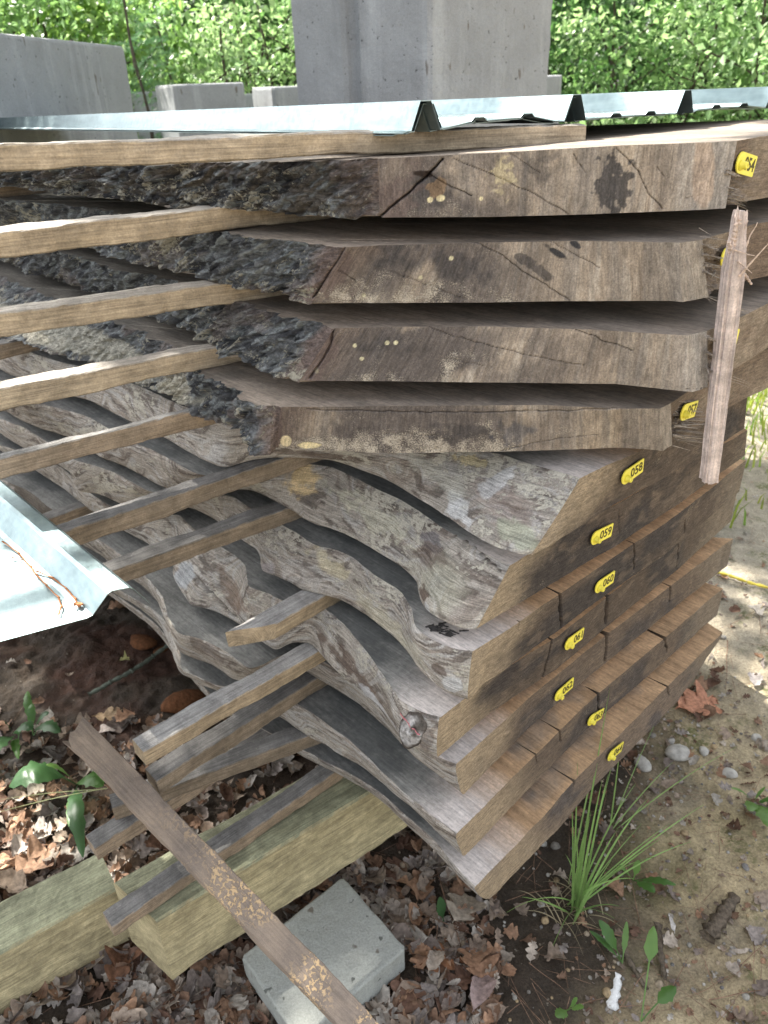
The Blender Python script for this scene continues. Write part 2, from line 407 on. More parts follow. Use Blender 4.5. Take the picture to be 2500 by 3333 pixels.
def strip(tag, T, B, zT, zB, s, k, R, cracks, paints):
    """side surface between two plan curves: displaced grid, colours, uv"""
    n = len(T); w = np.linspace(0, 1, R)[None, :]
    XY = T[:, None]*(1-w[..., None])+B[:, None]*w[..., None]
    Z = (zT*(1-w)+zB*w)+np.zeros((n, 1))
    M_ = .5*(T+B); kk = 5
    pad = np.pad(M_, ((kk, kk), (0, 0)), 'edge'); tg = pad[2*kk:]-pad[:-2*kk]
    tg /= np.maximum(np.linalg.norm(tg, axis=1), 1e-9)[:, None]
    nr = np.stack([tg[:, 1], -tg[:, 0]], -1)
    nr = nr[:, None]; S = s[:, None]+0*w; z = Z*1.; sd = 11*k
    V0 = np.concatenate([XY, (Z+CZ)[..., None]], -1); px = pj(V0)
    dz = 0; MK = np.zeros(S.shape+(1,))[..., 0]*0+0*z
    if tag == 'bark':
        wx = fbm(S*16, z*24, k, 3, sd+1)*1.5
        A1 = fbm(S*15+wx, z*48+wx-S*14, k, 4, sd+2); A2 = fbm(S*38+wx*2, z*105+wx*2-S*30, k, 4, sd+3)
        f3 = fbm(S*130, z*230-S*60, k, 3, sd+4)
        pl1 = np.clip(A1*4, -1, 1); pl2 = np.clip(A2*4.5, -1, 1)
        fd = sst(0, .05, S.max()-S+.02*fbm(S*20, z*30, 2, 2, sd)); D = (.0055*pl1+.0038*pl2+.003*f3+.004*fbm(S*6, z*9, k, 2, sd+5))*fd+.0012*f3
        dz = (.0035*fbm(S*70, z*3, k, 3, sd+6)+.004*fbm(S*24, z*3, k, 2, sd+16))*np.where(w > .5, 1, .3)
        base = np.zeros(V0.shape)+((.10, .088, .075) if k == 0 else (.095, .098, .10))
        base = mixc(base, (.038, .039, .043), sst(-.1, .3, fbm(S*34, z*90-S*30, 1, 4, sd+7)))
        base = mixc(base, (.19, .205, .205), sst(.05, .35, fbm(S*70, z*150-S*50, 2, 5, sd+8))*.8)
        base = mixc(base, (.14, .11, .095), sst(.22, .36, fbm(S*14, z*25, 4, 3, sd+10))*.45); base = mixc(base, (.165, .125, .105), (1-sst(.01, .055, S.max()-S+.03*fbm(S*30, z*40, 5, 3, sd)))*.85)
        if k > 0: base = base*1.4
        MK = np.clip(.30+.55*fbm(S*14, z*26, 3, 4, sd+9)+.25*(w-.35)+.12*pl2, 0, .8)
    elif tag == 'live':
        wx = fbm(S*8, z*12, k, 3, sd+1)
        fl = fbm(S*7+wx*.8, z*70+wx*4, k, 5, sd+2)
        f2 = fbm(S*30+wx, z*230+wx*8, k, 4, sd+3)
        lum = fbm(S*14, z*20, k, 3, sd+4)
        D = .005*np.sin(np.pi*w)**.7+.003*lum+.0012*fl+.0008*f2-.002*(1-sst(0, .07, w))-.002*(1-sst(0, .07, 1-w))
        base = np.zeros(V0.shape)+(.385, .35, .305)
        base = mixc(base, (.165, .125, .10), sst(.02, .34, fbm(S*12+wx, z*190+wx*14, 1, 5, sd+5))*.5)
        base = mixc(base, (.46, .445, .42), sst(.0, .3, fbm(S*15+wx, z*170+wx*14, 2, 5, sd+6))*.7)
        base = mixc(base, (.10, .078, .066), sst(.2, .34, fbm(S*26, z*190+wx*9, 4, 4, sd+8))*.7)
        base = base*(1+.22*fbm(S*5, z*9, 7, 3, sd+9))[..., None]
        MK = np.clip(.30+.9*fbm(S*12+wx, z*26+wx*2, 3, 5, sd+7)-.07*abs(k-5)+.12, 0, .75)
    elif tag == 'cut':
        st = fbm(S*160, z*14, k, 4, sd+1); bl = fbm(S*18, z*20, k, 4, sd+2)
        D = .0009*st+.0007*fbm(S*14, z*14, k, 2, sd)+.0003*fbm(S*300, z*300, k, 2, sd+3)
        base = np.zeros(V0.shape)+(.32, .265, .21)
        base = mixc(base, (.40, .355, .30), sst(0, .4, st)*.6)
        base = mixc(base, (.17, .14, .115), sst(.0, .4, fbm(S*60, z*9, 3, 4, sd+4))*.6)
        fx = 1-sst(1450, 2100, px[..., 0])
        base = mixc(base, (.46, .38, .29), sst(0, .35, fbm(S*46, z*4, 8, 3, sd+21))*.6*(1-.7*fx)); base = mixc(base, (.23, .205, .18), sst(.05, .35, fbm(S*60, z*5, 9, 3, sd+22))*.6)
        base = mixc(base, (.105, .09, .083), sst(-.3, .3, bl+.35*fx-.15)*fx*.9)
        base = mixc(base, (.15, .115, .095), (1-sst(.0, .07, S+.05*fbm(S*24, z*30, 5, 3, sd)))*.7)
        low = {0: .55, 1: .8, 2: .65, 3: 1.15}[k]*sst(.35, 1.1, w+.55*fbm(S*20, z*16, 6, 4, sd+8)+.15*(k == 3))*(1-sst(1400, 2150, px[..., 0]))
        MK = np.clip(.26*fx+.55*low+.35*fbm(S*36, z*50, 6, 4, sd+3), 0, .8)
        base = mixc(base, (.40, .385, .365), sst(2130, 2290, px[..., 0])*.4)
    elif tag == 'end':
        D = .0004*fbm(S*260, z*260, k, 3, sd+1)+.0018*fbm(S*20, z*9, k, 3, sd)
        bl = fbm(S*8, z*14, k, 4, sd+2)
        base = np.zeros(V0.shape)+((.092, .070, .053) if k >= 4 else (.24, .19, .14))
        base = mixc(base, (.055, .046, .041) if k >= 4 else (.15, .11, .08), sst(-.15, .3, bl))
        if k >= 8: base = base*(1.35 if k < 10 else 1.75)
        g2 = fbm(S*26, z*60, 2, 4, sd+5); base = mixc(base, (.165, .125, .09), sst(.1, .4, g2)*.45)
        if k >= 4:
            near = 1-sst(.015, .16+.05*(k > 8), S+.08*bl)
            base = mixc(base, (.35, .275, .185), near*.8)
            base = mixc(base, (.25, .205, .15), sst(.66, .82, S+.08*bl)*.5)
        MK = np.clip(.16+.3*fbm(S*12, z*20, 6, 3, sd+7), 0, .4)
        if k < 4:
            D = D-.012*(1-sst(0, .10, S))*sst(.1, .6, w)*(1+fbm(S*120, z*260, 1, 3, sd+9))
            base = mixc(base, (.17, .14, .12), (1-sst(.03, .10, S))*sst(.1, .6, w)*.8)
    else:
        D = .002*fbm(S*10, z*20, k, 3, sd); base = np.zeros(V0.shape)+(.25, .21, .17)
    for line, depth, wd, dark in cracks:
        jl = px+np.stack([4*fbm(S*90, z*90, 1, 2, sd), 4*fbm(S*90, z*90, 2, 2, sd)], -1)
        d = seg_dist(jl, line); g = np.exp(-(d/(wd*.72))**2)
        D = D-depth*g; base = mixc(base, (.035, .026, .02), np.clip(g*1.1, 0, 1)*dark)
    for q in paints:
        d = ell(px, *q[0]); fq = (1-sst(q[3] if len(q) > 3 else .85, 1.0, d))*q[2]; base = mixc(base, q[1], fq); MK = MK*(1-fq*.8)
    XY = XY+nr*D[..., None]; Z = Z+dz
    if k == 0: Z = Z-(1-w)*.034*np.maximum(0, XY@EV-.5)
    V = np.concatenate([XY, (Z+CZ)[..., None]], -1)
    return V, base, np.stack([S, z], -1), MK+0*z

SLABS = {
0: dict(tag='054', live='bark',
  B=[(1236,708),(1055,704),(814,682),(678,669),(527,670),(422,655),(226,637),(113,622),(0,603)], T='B',
  cB=[(1236,708),(1589,706),(1928,697),(2290,683),(2361,678)], cT='B', eB=[(2361,678),(2431,655),(2500,643)], eT='B'),
1: dict(tag='055', live='bark',
  T=[(1123,805),(1070,802),(980,790),(814,768),(753,760),(580,728),(413,699),(270,676),(139,659),(0,649)],
  B=[(1013,986),(942,979),(912,956),(814,952),(753,930),(723,926),(640,903),(557,877),(467,858),(362,843),(301,813),(180,780),(84,748),(0,737)],
  cT=[(1123,805),(1250,798),(1536,790),(1898,784),(2217,790),(2286,781)], cB=[(1013,986),(1250,986),(1551,985),(1853,980),(2177,979),(2222,983),(2305,967)],
  eT='B', eB=[(2305,967),(2420,915),(2500,899)]),
2: dict(tag='056', live='bark',
  T=[(1085,1069),(1032,1050),(927,1028),(829,1001),(761,986),(660,955),(565,921),(498,895),(392,881),(321,853),(236,828),(120,790),(0,757)],
  B=[(972,1239),(904,1216),(814,1186),(723,1156),(671,1118),(640,1092),(588,1069),(527,1047),(482,1028),(400,985),(316,959),(270,942),(224,927),(160,904),(105,891),(63,870),(40,853),(0,845)],
  cT=[(1085,1069),(1250,1064),(1574,1062),(1928,1073),(2237,1092),(2301,1077)], cB=[(972,1239),(1250,1241),(1702,1246),(2004,1250),(2252,1276),(2303,1261)],
  eT='B', eB=[(2303,1261),(2386,1205),(2500,1132)]),
3: dict(tag='057', live='bark',
  T=[(915,1325),(889,1314),(799,1295),(723,1243),(663,1212),(591,1141),(464,1084),(380,1051),(300,1015),(190,975),(127,950),(55,925),(0,900)],
  B=[(897,1457),(880,1478),(833,1476),(812,1459),(795,1430),(760,1395),(701,1365),(650,1350),(620,1329),(603,1312),(527,1283),(464,1253),(390,1220),(312,1186),(278,1173),(211,1162),(169,1154),(139,1139),(114,1122),(63,1114),(0,1099)],
  cT=[(915,1325),(1250,1322),(1777,1318),(2000,1330),(2148,1330),(2184,1313)], cB=[(897,1457),(1250,1475),(1702,1469),(2004,1457),(2090,1461),(2157,1467),(2187,1449)],
  eT='B', eB=[(2187,1449),(2290,1375),(2434,1292),(2500,1262)]),
4: dict(tag='058', live='live',
  T=[(1887,1558),(1777,1524),(1702,1506),(1642,1483),(1500,1452),(1250,1425),(1050,1400),(850,1370),(740,1355),(650,1338),(599,1325),(548,1304),(485,1274),(435,1253),(360,1225),(280,1200),(202,1181),(127,1160),(76,1139),(0,1125)],
  B=[(1728,1807),(1706,1811),(1642,1792),(1551,1754),(1438,1671),(1325,1603),(1250,1558),(1200,1539),(1133,1514),(1078,1499),(1000,1492),(900,1490),(830,1496),(780,1510),(728,1526),(669,1501),(601,1467),(538,1427),(480,1400),(426,1375),(380,1354),(337,1329),(295,1304),(236,1291),(150,1255),(55,1228),(25,1219),(0,1202)],
  eT=[(1887,1558),(1958,1521),(2086,1468),(2434,1289)], eB=[(1728,1807),(1785,1777),(2004,1641),(2290,1483),(2422,1395)]),
5: dict(tag='059', live='live',
  T=[(1658,1843),(1548,1792),(1443,1725),(1371,1674),(1295,1624),(1211,1586),(1127,1543),(1055,1514),(900,1510),(780,1545),(656,1556),(584,1514),(500,1467),(464,1455),(400,1425),(346,1397),(312,1371),(253,1346),(211,1336),(145,1318),(105,1312),(0,1280)],
  B=[(1550,2048),(1521,2050),(1474,2041),(1428,2018),(1390,1993),(1369,1968),(1362,1942),(1354,1898),(1321,1860),(1274,1826),(1211,1788),(1148,1754),(1084,1725),(1025,1708),(985,1691),(947,1662),(901,1636),(859,1611),(812,1592),(740,1597),(620,1602),(540,1591),(500,1571),(437,1535),(377,1508),(313,1487),(235,1427),(211,1421),(151,1402),(105,1387),(66,1369),(33,1348),(0,1335)],
  eT=[(1658,1843),(1785,1768),(2004,1641),(2290,1483),(2434,1400)], eB=[(1550,2048),(1785,1905),(2004,1777),(2230,1626),(2425,1483)]),
6: dict(tag='060', live='live',
  T=[(1538,2121),(1487,2115),(1436,2098),(1390,2077),(1360,2056),(1343,2031),(1341,1997),(1322,1955),(1295,1919),(1253,1898),(1190,1856),(1139,1813),(1084,1788),(1027,1780),(964,1738),(922,1714),(870,1690),(825,1666),(787,1640),(749,1615),(650,1607),(550,1607),(482,1604),(422,1568),(362,1535),(295,1514),(247,1502),(200,1475),(154,1442),(105,1411),(69,1387),(36,1378),(0,1365)],
  B=[(1521,2282),(1474,2267),(1436,2246),(1390,2204),(1356,2166),(1322,2119),(1284,2077),(1242,2043),(1200,2012),(1181,1999),(1139,1970),(1105,1953),(1040,1935),(981,1923),(947,1898),(922,1889),(892,1875),(863,1868),(846,1856),(850,1822),(838,1792),(812,1776),(791,1765),(750,1730),(715,1704),(669,1674),(627,1653),(540,1650),(460,1655),(389,1641),(347,1619),(307,1607),(271,1604),(247,1595),(256,1559),(226,1535),(190,1515),(130,1485),(75,1457),(30,1430),(0,1413)],
  eT=[(1538,2121),(1580,2094),(1647,2056),(1736,1993),(1820,1936),(1927,1860),(2070,1763),(2171,1700),(2429,1498)], eB='T'),
7: dict(tag='061', live='live',
  T=[(1430,2335),(1381,2326),(1339,2305),(1301,2285),(1280,2253),(1238,2190),(1195,2127),(1153,2072),(1111,2025),(1069,1990),(1030,1965),(960,1960),(906,1956),(864,1927),(805,1910),(801,1880),(792,1838),(763,1808),(700,1770),(635,1729),(597,1691),(580,1674),(520,1680),(420,1672),(362,1653),(300,1615),(256,1575),(220,1540),(193,1517),(120,1490),(0,1450)],
  B=[(1424,2465),(1402,2457),(1365,2444),(1327,2425),(1301,2395),(1280,2359),(1238,2308),(1195,2270),(1153,2236),(1103,2198),(1048,2139),(1025,2110),(1003,2095),(949,2093),(898,2123),(864,2100),(835,2081),(776,2030),(717,1998),(662,1979),(619,1973),(603,1948),(577,1910),(560,1876),(565,1846),(540,1810),(497,1782),(410,1731),(360,1700),(304,1669),(256,1629),(211,1595),(166,1565),(130,1538),(60,1500),(0,1465)],
  eT=[(1430,2335),(1600,2205),(1821,2067),(2049,1886),(2222,1755),(2399,1603)], eB='T'),
8: dict(tag='062', live='live',
  T=[(1484,2489),(1440,2474),(1400,2450),(1360,2430),(1320,2400),(1280,2345),(1238,2295),(1195,2258),(1153,2222),(1103,2185),(1048,2150),(1010,2130),(950,2125),(898,2140),(850,2170),(805,2182),(771,2150),(738,2125),(674,2091),(632,2074),(577,2066),(556,2030),(541,1995),(535,1969),(531,1948),(505,1918),(476,1884),(440,1840),(370,1790),(290,1740),(215,1697),(150,1645),(85,1595),(0,1560)],
  B=[(1508,2586),(1482,2565),(1427,2523),(1364,2473),(1322,2430),(1280,2388),(1238,2350),(1174,2295),(1119,2257),(1069,2228),(1027,2203),(993,2181),(940,2190),(860,2212),(805,2222),(759,2215),(729,2192),(695,2167),(662,2154),(611,2137),(581,2121),(570,2085),(555,2040),(540,1998),(520,1960),(480,1920),(400,1860),(300,1790),(200,1730),(100,1665),(0,1610)],
  eT=[(1484,2489),(1736,2259),(1969,2071),(2159,1924),(2386,1753)], eB='T'),
9: dict(tag='063', live='live',
  T=[(1484,2716),(1427,2674),(1377,2636),(1322,2590),(1271,2543),(1221,2493),(1174,2446),(1128,2402),(1090,2380),(1027,2329),(972,2295),(930,2270),(860,2245),(780,2240),(712,2235),(653,2209),(619,2195),(594,2188),(581,2163),(584,2137),(575,2100),(565,2078),(543,2040),(522,2007),(484,1977),(442,1956),(400,1931),(300,1860),(150,1770),(0,1680)],
  B=[(1512,2786),(1470,2750),(1427,2708),(1377,2653),(1322,2607),(1271,2569),(1216,2522),(1162,2484),(1103,2455),(1069,2426),(1027,2413),(984,2384),(942,2354),(913,2333),(850,2290),(780,2265),(712,2250),(653,2222),(619,2208),(594,2200),(581,2175),(575,2140),(560,2090),(540,2052),(515,2020),(480,1990),(400,1945),(300,1880),(150,1790),(0,1700)],
  eT=[(1484,2716),(1688,2513),(1816,2385),(1952,2253),(2163,2078),(2353,1915)], eB='T'),
10: dict(tag='064', live='live',
  T=[(1546,2885),(1491,2830),(1449,2780),(1406,2733),(1364,2695),(1322,2657),(1280,2619),(1254,2598),(1212,2565),(1153,2531),(1103,2501),(1048,2476),(1006,2451),(963,2434),(900,2398),(800,2350),(700,2280),(600,2170),(540,2060),(400,1950),(0,1700)],
  B=[(1588,2926),(1553,2905),(1500,2850),(1449,2797),(1406,2750),(1364,2709),(1322,2670),(1254,2612),(1212,2577),(1153,2545),(1103,2514),(1048,2488),(963,2446),(900,2410),(800,2360),(700,2290),(600,2180),(540,2070),(400,1960),(0,1710)],
  eT=[(1546,2885),(1620,2812),(1772,2656),(1865,2546),(2125,2282),(2171,2236),(2353,2059)], eB=[(1588,2926),(1616,2905),(1730,2787),(1814,2702),(1920,2576),(2209,2278),(2344,2080)]),
}
def slit(x, y, x2=None, y2=None, depth=.03, wd=3.2): return ([(x, y), (x if x2 is None else x2, y+90 if y2 is None else y2)], depth, wd*.62, 1)
CUTCR = {
0: [([(1236,708),(1290,655),(1340,610),(1400,550),(1440,505)], .012, 5, 1), ([(1385,548),(1470,600),(1535,630)], .005, 3, .9), ([(1475,500),(1600,560),(1730,625),(1850,695)], .004, 2.2, .8),
    ([(2008,480),(2080,560),(2110,630),(2160,680)], .004, 2.6, .9), ([(1868,495),(1905,560)], .003, 2.5, .8), ([(1660,490),(1760,560)], .003, 2, .6), ([(2140,545),(2165,580)], .003, 2, .6), ([(2225,650),(2290,630)], .002, 2, .5)],
1: [([(1123,805),(1090,860),(1060,900),(1020,960)], .008, 5, 1), ([(1470,783),(1560,790),(1640,835),(1700,880),(1780,930),(1855,980)], .004, 2.6, .9), ([(1790,785),(1860,820),(1950,870)], .003, 2.4, .8),
    ([(1265,880),(1400,930),(1520,975)], .003, 2, .6), ([(1100,880),(1160,915)], .004, 3, .7)],
2: [([(1085,1069),(1075,1120),(1050,1170),(1010,1230)], .008, 5, 1), ([(1390,1060),(1480,1095),(1600,1125),(1720,1155),(1900,1190)], .003, 2.6, .9), ([(1790,1055),(1910,1085),(1980,1115),(2060,1140)], .004, 2.6, .9),
    ([(1450,1165),(1600,1195)], .002, 2, .5), ([(2230,1265),(2300,1262)], .004, 2, .7)],
3: [([(1000,1332),(1350,1341),(1560,1341),(1850,1336),(2110,1324)], .006, 3, 1), ([(1250,1410),(1400,1415),(1500,1410)], .002, 2, .5), ([(1620,1468),(1750,1440),(1830,1425),(1950,1415)], .003, 2.2, .7), ([(1370,1470),(1440,1462)], .003, 2.5, .7)],
}
ENDCR = {4: [], 5: [slit(2013,1660,2015,1740,.002,2)],
 6: [slit(1822,1930,1826,2040,.045,5), slit(2062,1768,2062,1850,.02,2.5), slit(2230,1690,2225,1730,.02,2), slit(1690,2010,1690,2050,.01,2)],
 7: [slit(1799,2070,1768,2208,.035,3.5), slit(1981,1920,1975,2025,.05,6), slit(2207,1770,2203,1850,.006,2)],
 8: [slit(1977,2060,1970,2150,.05,5), slit(2182,1905,2180,1960,.04,3)],
 9: [slit(1820,2375,1826,2410,.05,3.5), slit(1744,2450,1748,2480,.045,3), slit(1948,2250,1948,2330,.03,5), slit(2163,2068,2170,2120,.05,3)],
 10: [slit(1868,2540,1866,2560,.05,3.2), slit(2173,2225,2176,2260,.05,3.2)]}
LIVECR = {4: [([(1010,1465),(1130,1480),(1250,1512)], .002, 2.5, .4)], 5: [([(1470,1735),(1540,1790),(1600,1835),(1630,1858)], .006, 3, 1), ([(1150,1690),(1250,1745)], .002, 2.5, .5)],
 7: [([(620,1850),(680,1920),(760,2000),(830,2060)], .006, 7, .6)]}
def PE(cx, cy, rx, ry, rot, c, a, n=.5, sc=.03, sd=0, e=.75): return ((cx, cy, rx, ry, rot, n, sc, sd), c, a, e)
BLK, YEL, WHT, BRN, RED = (.045, .043, .045), (.58, .50, .30), (.56, .56, .55), (.13, .095, .075), (.135, .10, .09)
PAINT = {
0: [PE(1400,620,110,70,0,BLK,.6,.9,.03,1,.3), PE(1290,650,90,60,-.6,RED,.5,.8), PE(1990,590,55,110,.25,BLK,.85,1.1,.035,3), PE(1760,560,60,90,.4,BLK,.5,1,.03,5,.3), PE(1400,645,11,11,0,(.66,.58,.36),1,.3), PE(1434,640,15,12,0,(.66,.58,.36),1,.3), PE(1566,643,8,8,0,(.66,.58,.36),1,.3),
    PE(1420,605,25,45,.5,(.30,.19,.10),.5,.9), PE(2290,560,42,150,.03,(.40,.31,.24),.8,.2), PE(1385,555,34,14,.2,(.03,.02,.015),1,.6), PE(1640,560,40,60,0,YEL,.5,1.4,.06,2,.4)],
1: [PE(1290,840,90,60,0,BLK,.6,.9,.03,3,.3), PE(1480,860,130,55,.3,BLK,.6,.9,.03,4,.3), PE(1815,822,45,14,.6,BLK,1,.5), PE(1740,870,70,18,.6,BLK,.7,.8), PE(1875,797,24,12,.5,BLK,1,.5), PE(1469,840,10,10,0,(.62,.56,.36),1,.3), PE(1370,904,9,8,0,(.6,.54,.36),1,.4), PE(1080,880,60,90,.2,RED,.7,.7), PE(1185,962,8,8,0,(.5,.46,.32),1,.3)],
2: [PE(1250,1120,130,50,0,BLK,.5,.9,.03,6,.3), PE(1260,1116,9,8,0,(.6,.55,.36),1,.3), PE(1288,1116,9,8,0,(.6,.55,.36),1,.3), PE(1155,1125,8,8,0,(.6,.55,.36),1,.3), PE(1178,1167,9,8,0,(.6,.55,.36),1,.3), PE(1030,1207,10,10,0,(.6,.55,.36),1,.3), PE(1035,1160,50,100,.35,RED,.7,.7)],
3: [PE(1500,1400,130,50,0,BLK,.6,.8,.04,7,.3), PE(1670,1410,70,50,0,(.08,.085,.10),.6,.9,.04,8,.3), PE(905,1390,18,80,.1,RED,.8,.5), PE(930,1435,20,18,0,(.66,.56,.36),1,.4), PE(1010,1450,45,12,0,(.66,.56,.34),1,.5),
    PE(300,1130,330,60,.42,(.42,.40,.33),.8,.6,.02,9,.8), PE(80,1085,140,28,.3,(.5,.46,.36),.8,.6,.03,9,.6), PE(560,1280,80,30,.5,(.44,.41,.32),.7,.5,.02,9,.7)],
4: [PE(1640,1640,190,90,.6,(.27,.21,.18),.5,.5,.02,1,.2), PE(1620,1570,80,30,-.6,WHT,.7,.6), PE(1500,1650,60,40,1.,WHT,.85,.6), PE(1690,1740,80,50,.8,(.36,.37,.28),.8,.5), PE(1700,1660,60,25,.3,BRN,.5,.8), PE(1450,1560,160,45,.6,(.45,.44,.38),.6,.8,.04,2,.4), PE(1540,1500,60,20,.2,YEL,.8,1,.06,3), PE(1050,1480,200,14,.1,(.14,.105,.08),.7,.5)],
5: [PE(1430,1900,110,130,.2,(.36,.35,.27),.6,.5,.02,1,.3), PE(1400,1760,60,30,.6,(.13,.12,.13),.7,.7), PE(1400,1800,70,40,.3,BRN,.6,.7), PE(985,1560,60,55,.5,(.58,.44,.24),.85,.9,.04,5,.5), PE(1230,1680,170,40,.6,(.50,.48,.38),.75,1.2,.05,6,.4), PE(1385,1930,22,26,0,BRN,.9,.7,.06), PE(1390,1975,10,22,0,WHT,.7,.5)],
6: [PE(1250,2010,120,40,.85,(.54,.50,.37),.5,.9,.03,2,.5), PE(1340,2120,80,40,.9,(.54,.51,.39),.4,.9,.04,3,.5), PE(1090,1840,110,30,.65,(.54,.48,.32),.6,.8,.04,3,.5), PE(1470,2220,40,30,.5,WHT,.8,.5), PE(1440,2180,45,14,.6,BRN,.8,.7), PE(870,1850,40,30,.3,(.30,.27,.27),.6,.6), PE(1000,1890,110,40,.5,(.44,.40,.36),.5,.8)],
7: [PE(1170,2180,140,14,1.0,BRN,.85,.8,.04,4,.5), PE(1090,2110,110,14,.9,BRN,.85,.8,.04,5,.5), PE(1230,2290,110,16,.95,(.5,.5,.5),.8,.5), PE(760,1920,120,26,1.1,(.16,.11,.08),.7,.8,.04,6,.4), PE(600,1880,34,50,.3,(.42,.44,.46),.8,.6), PE(1390,2400,22,60,.2,BRN,.5,.7)],
8: [PE(680,2110,90,20,.6,BRN,.6,.8), PE(740,2180,100,14,.6,(.4,.36,.31),.6,.6), PE(150,1660,160,40,.7,(.085,.07,.055),.9,.4)], 9: [], 10: []}
VFAR = 2.5
def build_slab(k):
    S = SLABS[k]; zT, zB = zt(k), zt(k)-TH; R = 40 if k < 9 else 30
    def pl(key, z, other=None, oz=None):
        return None if isinstance(S[key], str) else poly(S[key], z)
    B = poly(S['B'], zB); T = B.copy() if S['T'] == 'B' else poly(S['T'], zT)
    if S['T'] == 'B':
        T = B.copy()
    # carry the live edge on beyond the frame
    for A, off in ((T, 0), (B, .006)):
        pass
    def ext(A, o):
        q = A[-1]; v0 = q@EV; u0_ = q@EU; out = [A]
        vs = np.arange(v0+.08, 1.8 if k == 0 else VFAR, .08)
        us = u0_+.035*fbm(vs*3, k*1.7+o*.2, 0, 3, 50+k)-.0*vs
        us = us-(.035*fbm(np.array([v0*3.]), k*1.7+o*.2, 0, 3, 50+k))[0]
        return np.vstack([A, us[:, None]*EU+vs[:, None]*EV])
    if S['live'] == 'live': T, B = chaikin(T), chaikin(B)
    T, B = ext(T, 0), ext(B, 0)
    T, B, s = resample(T, B, .0015)
    T, B, s = T[::-1], B[::-1], s[-1]-s[::-1]          # far -> near
    segs = [('bark' if S['live'] == 'bark' else 'live', T, B, s)]
    if 'cB' in S:
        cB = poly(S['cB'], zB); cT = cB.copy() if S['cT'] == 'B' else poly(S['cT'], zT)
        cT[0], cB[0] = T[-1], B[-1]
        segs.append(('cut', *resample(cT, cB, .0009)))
    pT, pB = segs[-1][1][-1], segs[-1][2][-1]
    eB = poly(S['eB'], zB) if S['eB'] != 'T' else None
    eT = poly(S['eT'], zT) if S['eT'] != 'B' else None
    if eB is None: eB = eT+(pB-pT)*0; eB[0] = pB
    if eT is None: eT = eB.copy(); eT[0] = pT
    eT[0], eB[0] = pT, pB
    if k < 4:                                          # the end runs on beyond the frame
        d = eB[-1]-eB[-2]; d = EU*1.0
        uw = 1.47-eB[-1]@EU
        eB = np.vstack([eB, eB[-1]+d*uw]); eT = np.vstack([eT, eT[-1]+d*uw])
    segs.append(('end', *resample(eT, eB, .00095)))
    eT_, eB_ = segs[-1][1][-1], segs[-1][2][-1]
    # right live edge and far end (seldom seen)
    v1 = eB_@EV; vs = np.r_[v1, np.linspace(v1+.03, .93 if k == 0 else VFAR, 40)]
    us = eB_@EU+.03*fbm(vs*4, k*2.1, 0, 3, 80+k); us[0] = eB_@EU
    bk = us[:, None]*EU+vs[:, None]*EV; bkT = bk+(eT_-eB_)*np.clip(1-(vs-v1)*8, 0, 1)[:, None]-EU*.012*sst(0, .05, vs-v1)[:, None]
    bkT[0], bk[0] = eT_, eB_
    segs.append(('back', bkT, bk+EU*.004, np.r_[0, np.cumsum(np.hypot(*np.diff(bk, axis=0).T))]))
    near = segs[0][1][-1]
    origin = (float(near[0]), float(near[1]), CZ+zB)
    name = 'live_edge_plank'
    root = empty(name, origin, ROT, label=LBL[k], cat='wood slab', group='sawn slabs stacked with stickers between them')
    rowT, rowB = [], []
    for tag, a, b, s_ in segs:
        cr = {'cut': [(l_, d_*.8, w_*(.55 if w_ < 4 else .8), q_*.85) for l_, d_, w_, q_ in CUTCR.get(k, [])], 'end': ENDCR.get(k, []), 'live': LIVECR.get(k, [])}.get(tag, [])
        if tag == 'bark': cr = CUTCR[k][:1]
        Rr = R if tag != 'back' else 8; Rr = 64 if tag == 'cut' else Rr
        V, col, uv, MK = strip(tag, a, b, zT, zB, s_, k, Rr, cr, PAINT.get(k, []) if tag != 'end' and tag != 'back' else [])
        if rowT:                                        # weld to the previous segment
            V[0, :] = V[0, :]*0+np.array([np.interp(np.linspace(0, 1, Rr), np.linspace(0, 1, len(lastcol)), lastcol[:, i]) for i in range(3)]).T
        lastcol = V[-1]
        rowT.append(V[:, 0] if not rowT else V[1:, 0]); rowB.append(V[:, -1] if not rowB else V[1:, -1])
        nm = {'bark': 'bark_edge', 'live': 'live_edge', 'cut': 'sawn_corner', 'end': 'end_grain', 'back': 'far_edge'}[tag]
        mt = {'bark': M_BARK, 'live': M_LIVE, 'cut': M_CUT, 'end': M_END, 'back': M_LIVE}[tag]
        Fs = grid_faces(V.shape[0], Rr)[:, ::-1]
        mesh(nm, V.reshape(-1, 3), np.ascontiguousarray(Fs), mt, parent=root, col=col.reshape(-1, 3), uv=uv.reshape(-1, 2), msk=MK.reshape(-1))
    rT, rB = np.vstack(rowT)[:-1], np.vstack(rowB)[:-1]
    n = len(rT); idx = list(range(n))
    # top and bottom sawn faces as two n-gons
    V = np.vstack([rT, rB]); F = [idx[::-1], [n+i for i in idx]]
    mesh('sawn_face', V, F, M_TOPG if k < 4 else M_TOPL, parent=root, smooth=False)
    return root, segs
LBL = {
0: 'topmost black barked slab with yellow tag 054, right under the steel sheets',
1: 'second barked slab from the top with two short black scorch marks on its corner',
2: 'third slab from the top, barked edge, yellow tag ending in 6 beside the hanging splinter',
3: 'fourth slab from the top, long crack along its corner, yellow tag ending in 7',
4: 'slab tagged 058 with swirling bare grey edge slanting to its corner',
5: 'slab tagged 059 with rounded bulging bare nose above the curved white topped one',
6: 'slab tagged 060 with curved whitish top edge and a deep split in its end',
7: 'slab tagged 061 with grey branch scar and pink crayon mark at its corner',
8: 'slab tagged 062 with streaked brown top showing below the pink marked corner',
9: 'slab tagged 063, second from the bottom, blue grey top turning orange at its end',
10: 'bottom slab tagged 064 with its pale corner reaching closest to the leafy ground'}
SL = {}
